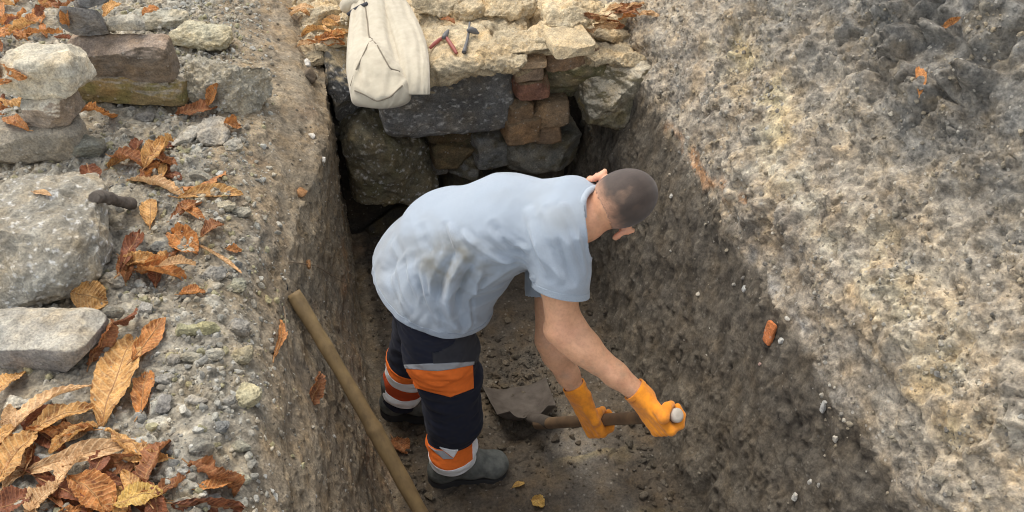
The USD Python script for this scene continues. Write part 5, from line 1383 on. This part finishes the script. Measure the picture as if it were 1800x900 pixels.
# (stalk end, tip, width, material, roll, bend, crumple, tip angle, label)
one = [
 ((178, 752), (238, 592), 74, G_, .5, .25, .5, 8, 'large golden leaf lying tip up with a clear midrib, below the slab'),
 ((228, 640), (285, 566), 40, O_, .7, -.3, .5, -20, 'narrow orange leaf pointing up right above the large golden leaf'),
 ((150, 640), (196, 560), 44, B_, 1.2, .3, .9, 30, 'twisted brown leaf beside the slab corner'),
 ((245, 735), (262, 652), 40, O_, .8, .3, .8, 0, 'upright orange leaf in the gravel right of the large golden leaf'),
 ((14, 764), (165, 676), 48, T_, .9, .5, .4, 20, 'long arched tan leaf sweeping left from the large golden leaf'),
 ((40, 772), (170, 716), 50, G_, .8, .45, .5, 10, 'folded golden leaf under the long arched tan leaf'),
 ((40, 834), (242, 776), 46, T_, 1.0, .35, .35, -18, 'longest narrow tan leaf with a pale pointed tip'),
 ((-12, 700), (46, 656), 38, G_, .6, .3, .5, 0, 'golden leaf at the left edge in front of the slab'),
 ((-14, 862), (66, 756), 58, G_, .6, .4, .6, 10, 'broad golden leaf at the left edge below the whitish stone'),
 ((-20, 790), (26, 752), 34, G_, .5, .2, .5, 0, 'short golden leaf at the very left edge'),
 ((120, 838), (196, 902), 70, O_, .6, .4, .7, 0, 'broad orange leaf at the bottom below the longest tan leaf'),
 ((100, 860), (148, 800), 44, T_, 1.1, .4, .6, 25, 'curled tan leaf between two long leaves near the bottom'),
 ((160, 846), (188, 792), 34, R_, .7, .3, .5, 0, 'russet leaf half under the longest tan leaf'),
 ((256, 868), (300, 774), 52, B_, 1.0, .5, .5, 12, 'dark brown standing leaf with golden base near the bottom'),
 ((200, 890), (288, 868), 46, Y_, .5, .4, .7, 0, 'yellowish leaf at the bottom under the dark standing leaf'),
 ((326, 822), (414, 872), 62, B_, 1.5, .2, 1.1, 20, 'crumpled brown leaf cup at the bottom of the bank edge'),
 ((300, 884), (428, 890), 50, R_, .9, .3, .8, -12, 'dark russet leaf under the leaf cup at the bottom'),
 ((330, 868), (426, 846), 26, O_, .9, -.4, .6, 30, 'thin orange leaf forming the rim of the leaf cup'),
 ((50, 900), (104, 856), 50, T_, .7, .3, .6, 0, 'pale tan leaf at the bottom edge left of the broad orange leaf'),
 ((-10, 905), (60, 870), 54, R_, .6, .2, .6, 0, 'dark russet leaf in the bottom left corner'),
 ((223, 318), (326, 352), 40, T_, 1.5, .35, .35, 15, 'pale rolled leaf lying across the leaf pile, right of the stick'),
 ((312, 348), (428, 342), 34, G_, 1.0, .25, .4, -10, 'golden leaf with long pointed tip reaching the bank edge'),
 ((320, 330), (396, 300), 36, O_, .9, .4, .6, 0, 'orange leaf rising behind the golden pointed leaf'),
 ((264, 400), (268, 350), 34, G_, .6, .5, .5, 0, 'small golden leaf hanging below the pale rolled leaf'),
 ((300, 388), (356, 358), 32, B_, 1.0, .4, .5, 0, 'brown folded leaf under the golden pointed leaf'),
 ((318, 362), (360, 392), 30, O_, 1.1, .4, .5, 0, 'ribbed orange leaf end below the leaf pile'),
 ((192, 276), (262, 302), 44, B_, 1.0, .5, .8, 20, 'brown curled leaf at the top of the upper leaf pile'),
 ((254, 296), (290, 250), 40, G_, 1.0, .4, .8, -20, 'golden curled leaf at the top right of the upper leaf pile'),
 ((148, 292), (172, 340), 38, R_, .9, .3, .9, 0, 'russet leaf in the shade behind the largest boulder'),
 ((302, 412), (350, 448), 54, O_, .8, .4, .8, 0, 'orange leaf with dark spots left of the rolled stalk'),
 ((344, 430), (424, 482), 16, T_, 1.8, .1, .3, 0, 'thin rolled tan leaf like a stalk pointing down right'),
 ((352, 418), (392, 396), 34, B_, 1.1, .4, .6, 0, 'ribbed brown leaf end near the bank edge'),
 ((396, 440), (424, 442), 20, O_, .8, .3, .6, 0, 'small orange leaf scrap at the bank edge'),
 ((210, 480), (248, 408), 34, R_, 1.2, .4, .9, 0, 'tall russet curled leaf in the middle leaf cluster'),
 ((240, 474), (326, 496), 46, O_, 1.1, .45, .7, 20, 'orange curled leaf with pale edge in the middle leaf cluster'),
 ((278, 470), (344, 468), 28, T_, .9, .3, .4, 0, 'pale leaf strip at the right of the middle leaf cluster'),
 ((124, 514), (190, 530), 56, G_, .5, .35, .5, 0, 'golden fan shaped leaf between the boulder and the slab'),
 ((314, 520), (362, 516), 30, O_, 1.2, .3, .5, 10, 'single curled orange leaf lying alone on the gravel'),
 ((196, 566), (238, 540), 24, R_, 1.0, .3, .4, 0, 'thin russet leaf above the narrow orange leaf'),
 ((310, 204), (384, 190), 34, B_, .9, .3, .8, 0, 'brown leaf at the foot of the rough clod'),
 ((366, 186), (384, 146), 22, O_, .8, .3, .6, 0, 'thin orange leaf on the side of the rough clod'),
 ((392, 216), (420, 224), 28, O_, .8, .4, .8, 0, 'small orange leaf near the bank edge beside pale stones'),
 ((138, 196), (200, 212), 34, O_, .8, .3, .8, 0, 'orange leaf under the lower brick end'),
 ((186, 36), (208, 4), 28, G_, .9, .4, .4, 0, 'striped golden leaf standing beside the grey shard'),
 ((252, 30), (278, 16), 22, O_, .6, .3, .6, 0, 'orange leaf scrap behind the pale oval stone'),
 ((480, 630), (492, 562), 20, O_, .9, .3, .5, 0, 'narrow orange leaf stuck on the left earth face near the pole'),
 ((540, 718), (556, 652), 36, B_, 1.0, .4, .9, 0, 'crumpled brown leaf stuck on the left earth face below the narrow leaf'),
 ((1616, 168), (1612, 120), 22, O_, 1.0, .4, .8, 0, 'single orange brown leaf on the upper right slope'),
 ((1660, 46), (1692, 30), 16, O_, .8, .3, .5, 0, 'small tan leaf at the top right of the slope'),
 ((690, 772), (716, 800), 34, B_, .9, .3, .8, 0, 'brown leaf on the trench floor between boot and pole'),
 ((900, 858), (922, 850), 14, Y_, .8, .3, .6, 0, 'small yellow leaf scrap on the floor in front of the boot'),
 ((934, 880), (956, 892), 26, Y_, .8, .3, .6, 0, 'yellow leaf scrap at the bottom of the trench floor'),
 ((60, 340), (92, 346), 14, T_, .7, .3, .5, 0, 'small tan leaf lying on top of the largest boulder'),
 ((560, 72), (606, 66), 26, O_, .7, .3, .8, 0, 'orange brown leaf at the wall edge left of the jacket'),
 ((776, 36), (800, 42), 14, B_, .9, .3, .7, 0, 'small dark leaf on the wall top above the pliers'),
]
for a, b, W, mat, ro, be, cr, tp, lab in one:
    lay_leaf(a, b, W * 1.05, mat, lab, None, ro, be, cr, 0, tp)
# a charred stick by the boulder, thin roots in the left face
plain_mat('dark_wood', (.125, .105, .085), .9, .15, 40, .6, .002, 150)
plain_mat('root', (.20, .15, .10), .85, .2, 60, .4)
A, B = SURF(168, 356, 5)[0], SURF(234, 362, 5)[0]
tq = np.linspace(0, 1, 40)
st = np.stack([A + (B - A) * t + np.array([0, .004 * math.sin(4 * t + 1), .015 + .004 * math.sin(5 * t)]) for t in tq])
sm = tube_mesh(st, .0165 + .0025 * np.sin(tq * 7) + .003 * (fbm(np.stack([tq * 14, 0 * tq, 0 * tq], -1), 3, 3) - .5), 18)
sv_ = np.array(sm.vertices)
sm = trimesh.Trimesh(sv_ + np.array(sm.vertex_normals) * ((fbm(sv_ * np.array([40, 90, 90]), 3, 4) - .5) * .011)[:, None], sm.faces, process=False)
o = obj('stick', sm, 'dark_wood', smooth=30)
tag(o, 'short dark charred stick beside the largest boulder', 'stick')
for pts, lab in (([(506, 462), (530, 464), (556, 470)], 'thin pale root above the pole top'), ([(522, 548), (540, 540), (552, 534)], 'thin dark root across the pole near its top'), ([(496, 540), (500, 590), (505, 650)], 'fine root hanging beside the pole'), ([(556, 470), (590, 492), (612, 500)], 'thin root near the foot of the left face')):
    P = smoothline([SURF(x, y, 4)[0] + (.012 if i % 2 else .004) * SURF(x, y, 4)[1] for i, (x, y) in enumerate(dense(pts, 10))], 2)
    o = obj('root', tube_mesh(P, np.linspace(.0026, .0012, len(P)), 5), 'root')
    tag(o, lab, 'root')
# ================================================================ gravel and crumbs nobody could count
def scatter(name, label, cat, where_w, count, size, seed, base_cols, flat=.65, sub=2, rough=.12):
    """Many small stones lying on the terrain, as one PointInstancer."""
    r = np.random.default_rng(seed)
    V, N = PT.reshape(-1, 3), NT.reshape(-1, 3)
    x, y, d = proj(V)
    vis = (x > -60) & (x < 1860) & (y > -40) & (y < 940) & (d > .3)
    # area weight so that dense sampling does not draw more stones
    ar = np.linalg.norm(np.cross(np.gradient(P0, axis=0), np.gradient(P0, axis=1)), axis=-1).reshape(-1)
    w = where_w.reshape(-1) * vis * ar
    idx = r.choice(len(V), count, p=w / w.sum())
    pi = UsdGeom.PointInstancer.Define(stage, '/World/' + numbered('/World', name))
    path = str(pi.GetPath())
    protos = []
    for k, c in enumerate(base_cols):
        m = rockmesh((1.0, .8, flat), seed * 10 + k, .3, 7, sub, rough, .03)
        pr = usdkit.mesh(stage, f'{path}/small_stone' + (f'_{k:03d}' if k else ''), m, M['rock_attr'], smooth=25)
        n_ = len(pr.GetPointsAttr().Get())
        UsdGeom.PrimvarsAPI(pr).CreatePrimvar('tone', Sdf.ValueTypeNames.Color3fArray, 'vertex').Set(Vt.Vec3fArray.FromNumpy(np.tile(np.array(c, np.float32), (n_, 1))))
        protos.append(pr.GetPath())
    sz = size[0] * (size[1] / size[0]) ** (r.random(count) ** 2.2)
    P = V[idx] + N[idx] * (sz * flat * .05)[:, None]
    u1, u2, u3 = r.random((3, count))
    q = np.stack([np.sqrt(1 - u1) * np.sin(2 * np.pi * u2), np.sqrt(1 - u1) * np.cos(2 * np.pi * u2), np.sqrt(u1) * np.sin(2 * np.pi * u3), np.sqrt(u1) * np.cos(2 * np.pi * u3)], -1)
    pi.CreatePrototypesRel().SetTargets(protos)
    pi.CreatePositionsAttr(Vt.Vec3fArray.FromNumpy(P.astype(np.float32)))
    pi.CreateProtoIndicesAttr(Vt.IntArray.FromNumpy(r.integers(0, len(protos), count).astype(np.int32)))
    pi.CreateScalesAttr(Vt.Vec3fArray.FromNumpy(np.repeat(sz[:, None], 3, 1).astype(np.float32)))
    pi.CreateOrientationsAttr(Vt.QuathArray([Gf.Quath(float(a), float(b), float(c), float(e)) for a, b, c, e in q]))
    tag(pi, label, cat, None, 'stuff')
wbk = w_bank * np.clip(.15 + 1.4 * patchy, 0, 2) * (XX > -1.6)
lipw = sstep(-.20, -.34, XX) * (XX > -.6) * (1 - ONLEDGE)
scatter('gravel', 'grey and yellowish gravel strewn over the left bank', 'gravel', wbk + .8 * lipw, 9000, (.005, .026), 7, [(.30, .28, .23), (.36, .335, .27), (.22, .21, .18), (.42, .40, .34), (.31, .28, .17), (.25, .22, .17)])
scatter('earth_crumbs', 'loose crumbs and small clods on the pale right slope', 'earth', w_slope * (XX < 2.1) * np.clip(.1 + 1.3 * patchy, 0, 2) ** 1.5, 3600, (.004, .018), 8, [(.25, .215, .155), (.28, .24, .175), (.21, .185, .14), (.17, .155, .13), (.36, .33, .27)], flat=.7)
scatter('wall_grit', 'small stones and crumbs stuck in the earth faces', 'grit', w_lwall * 1.2 + .10 * w_rwall, 1500, (.003, .013), 9, [(.20, .165, .115), (.15, .125, .09), (.27, .23, .17), (.12, .10, .075), (.40, .37, .31)], flat=.7)
scatter('floor_crumbs', 'dark earth crumbs on the trench floor', 'earth', w_floor * (YY < 3.1), 2200, (.003, .016), 10, [(.085, .07, .05), (.075, .062, .045), (.11, .09, .065), (.10, .08, .056)], flat=.7)
scatter('mortar_rubble', 'yellowish mortar crumbs on the wall top', 'rubble', ONLEDGE * (XX < 1.25), 1600, (.006, .045), 12, [(.46, .39, .265), (.50, .43, .31), (.38, .31, .20), (.54, .48, .37)], flat=.7)
near_blade = w_floor * np.exp(-(((XX - .50) / .17) ** 2 + ((YY - 2.10) / .22) ** 2)) + .25 * w_floor * sstep(.16, .02, np.minimum(np.abs(XX - .0), np.abs(XX - .93))) * (YY < 3.1)
scatter('loose_earth', 'loose dug earth around the shovel blade and along the foot of the walls', 'earth', near_blade, 1500, (.006, .04), 14, [(.085, .07, .05), (.072, .058, .042), (.10, .083, .06), (.12, .10, .074)], flat=.7)
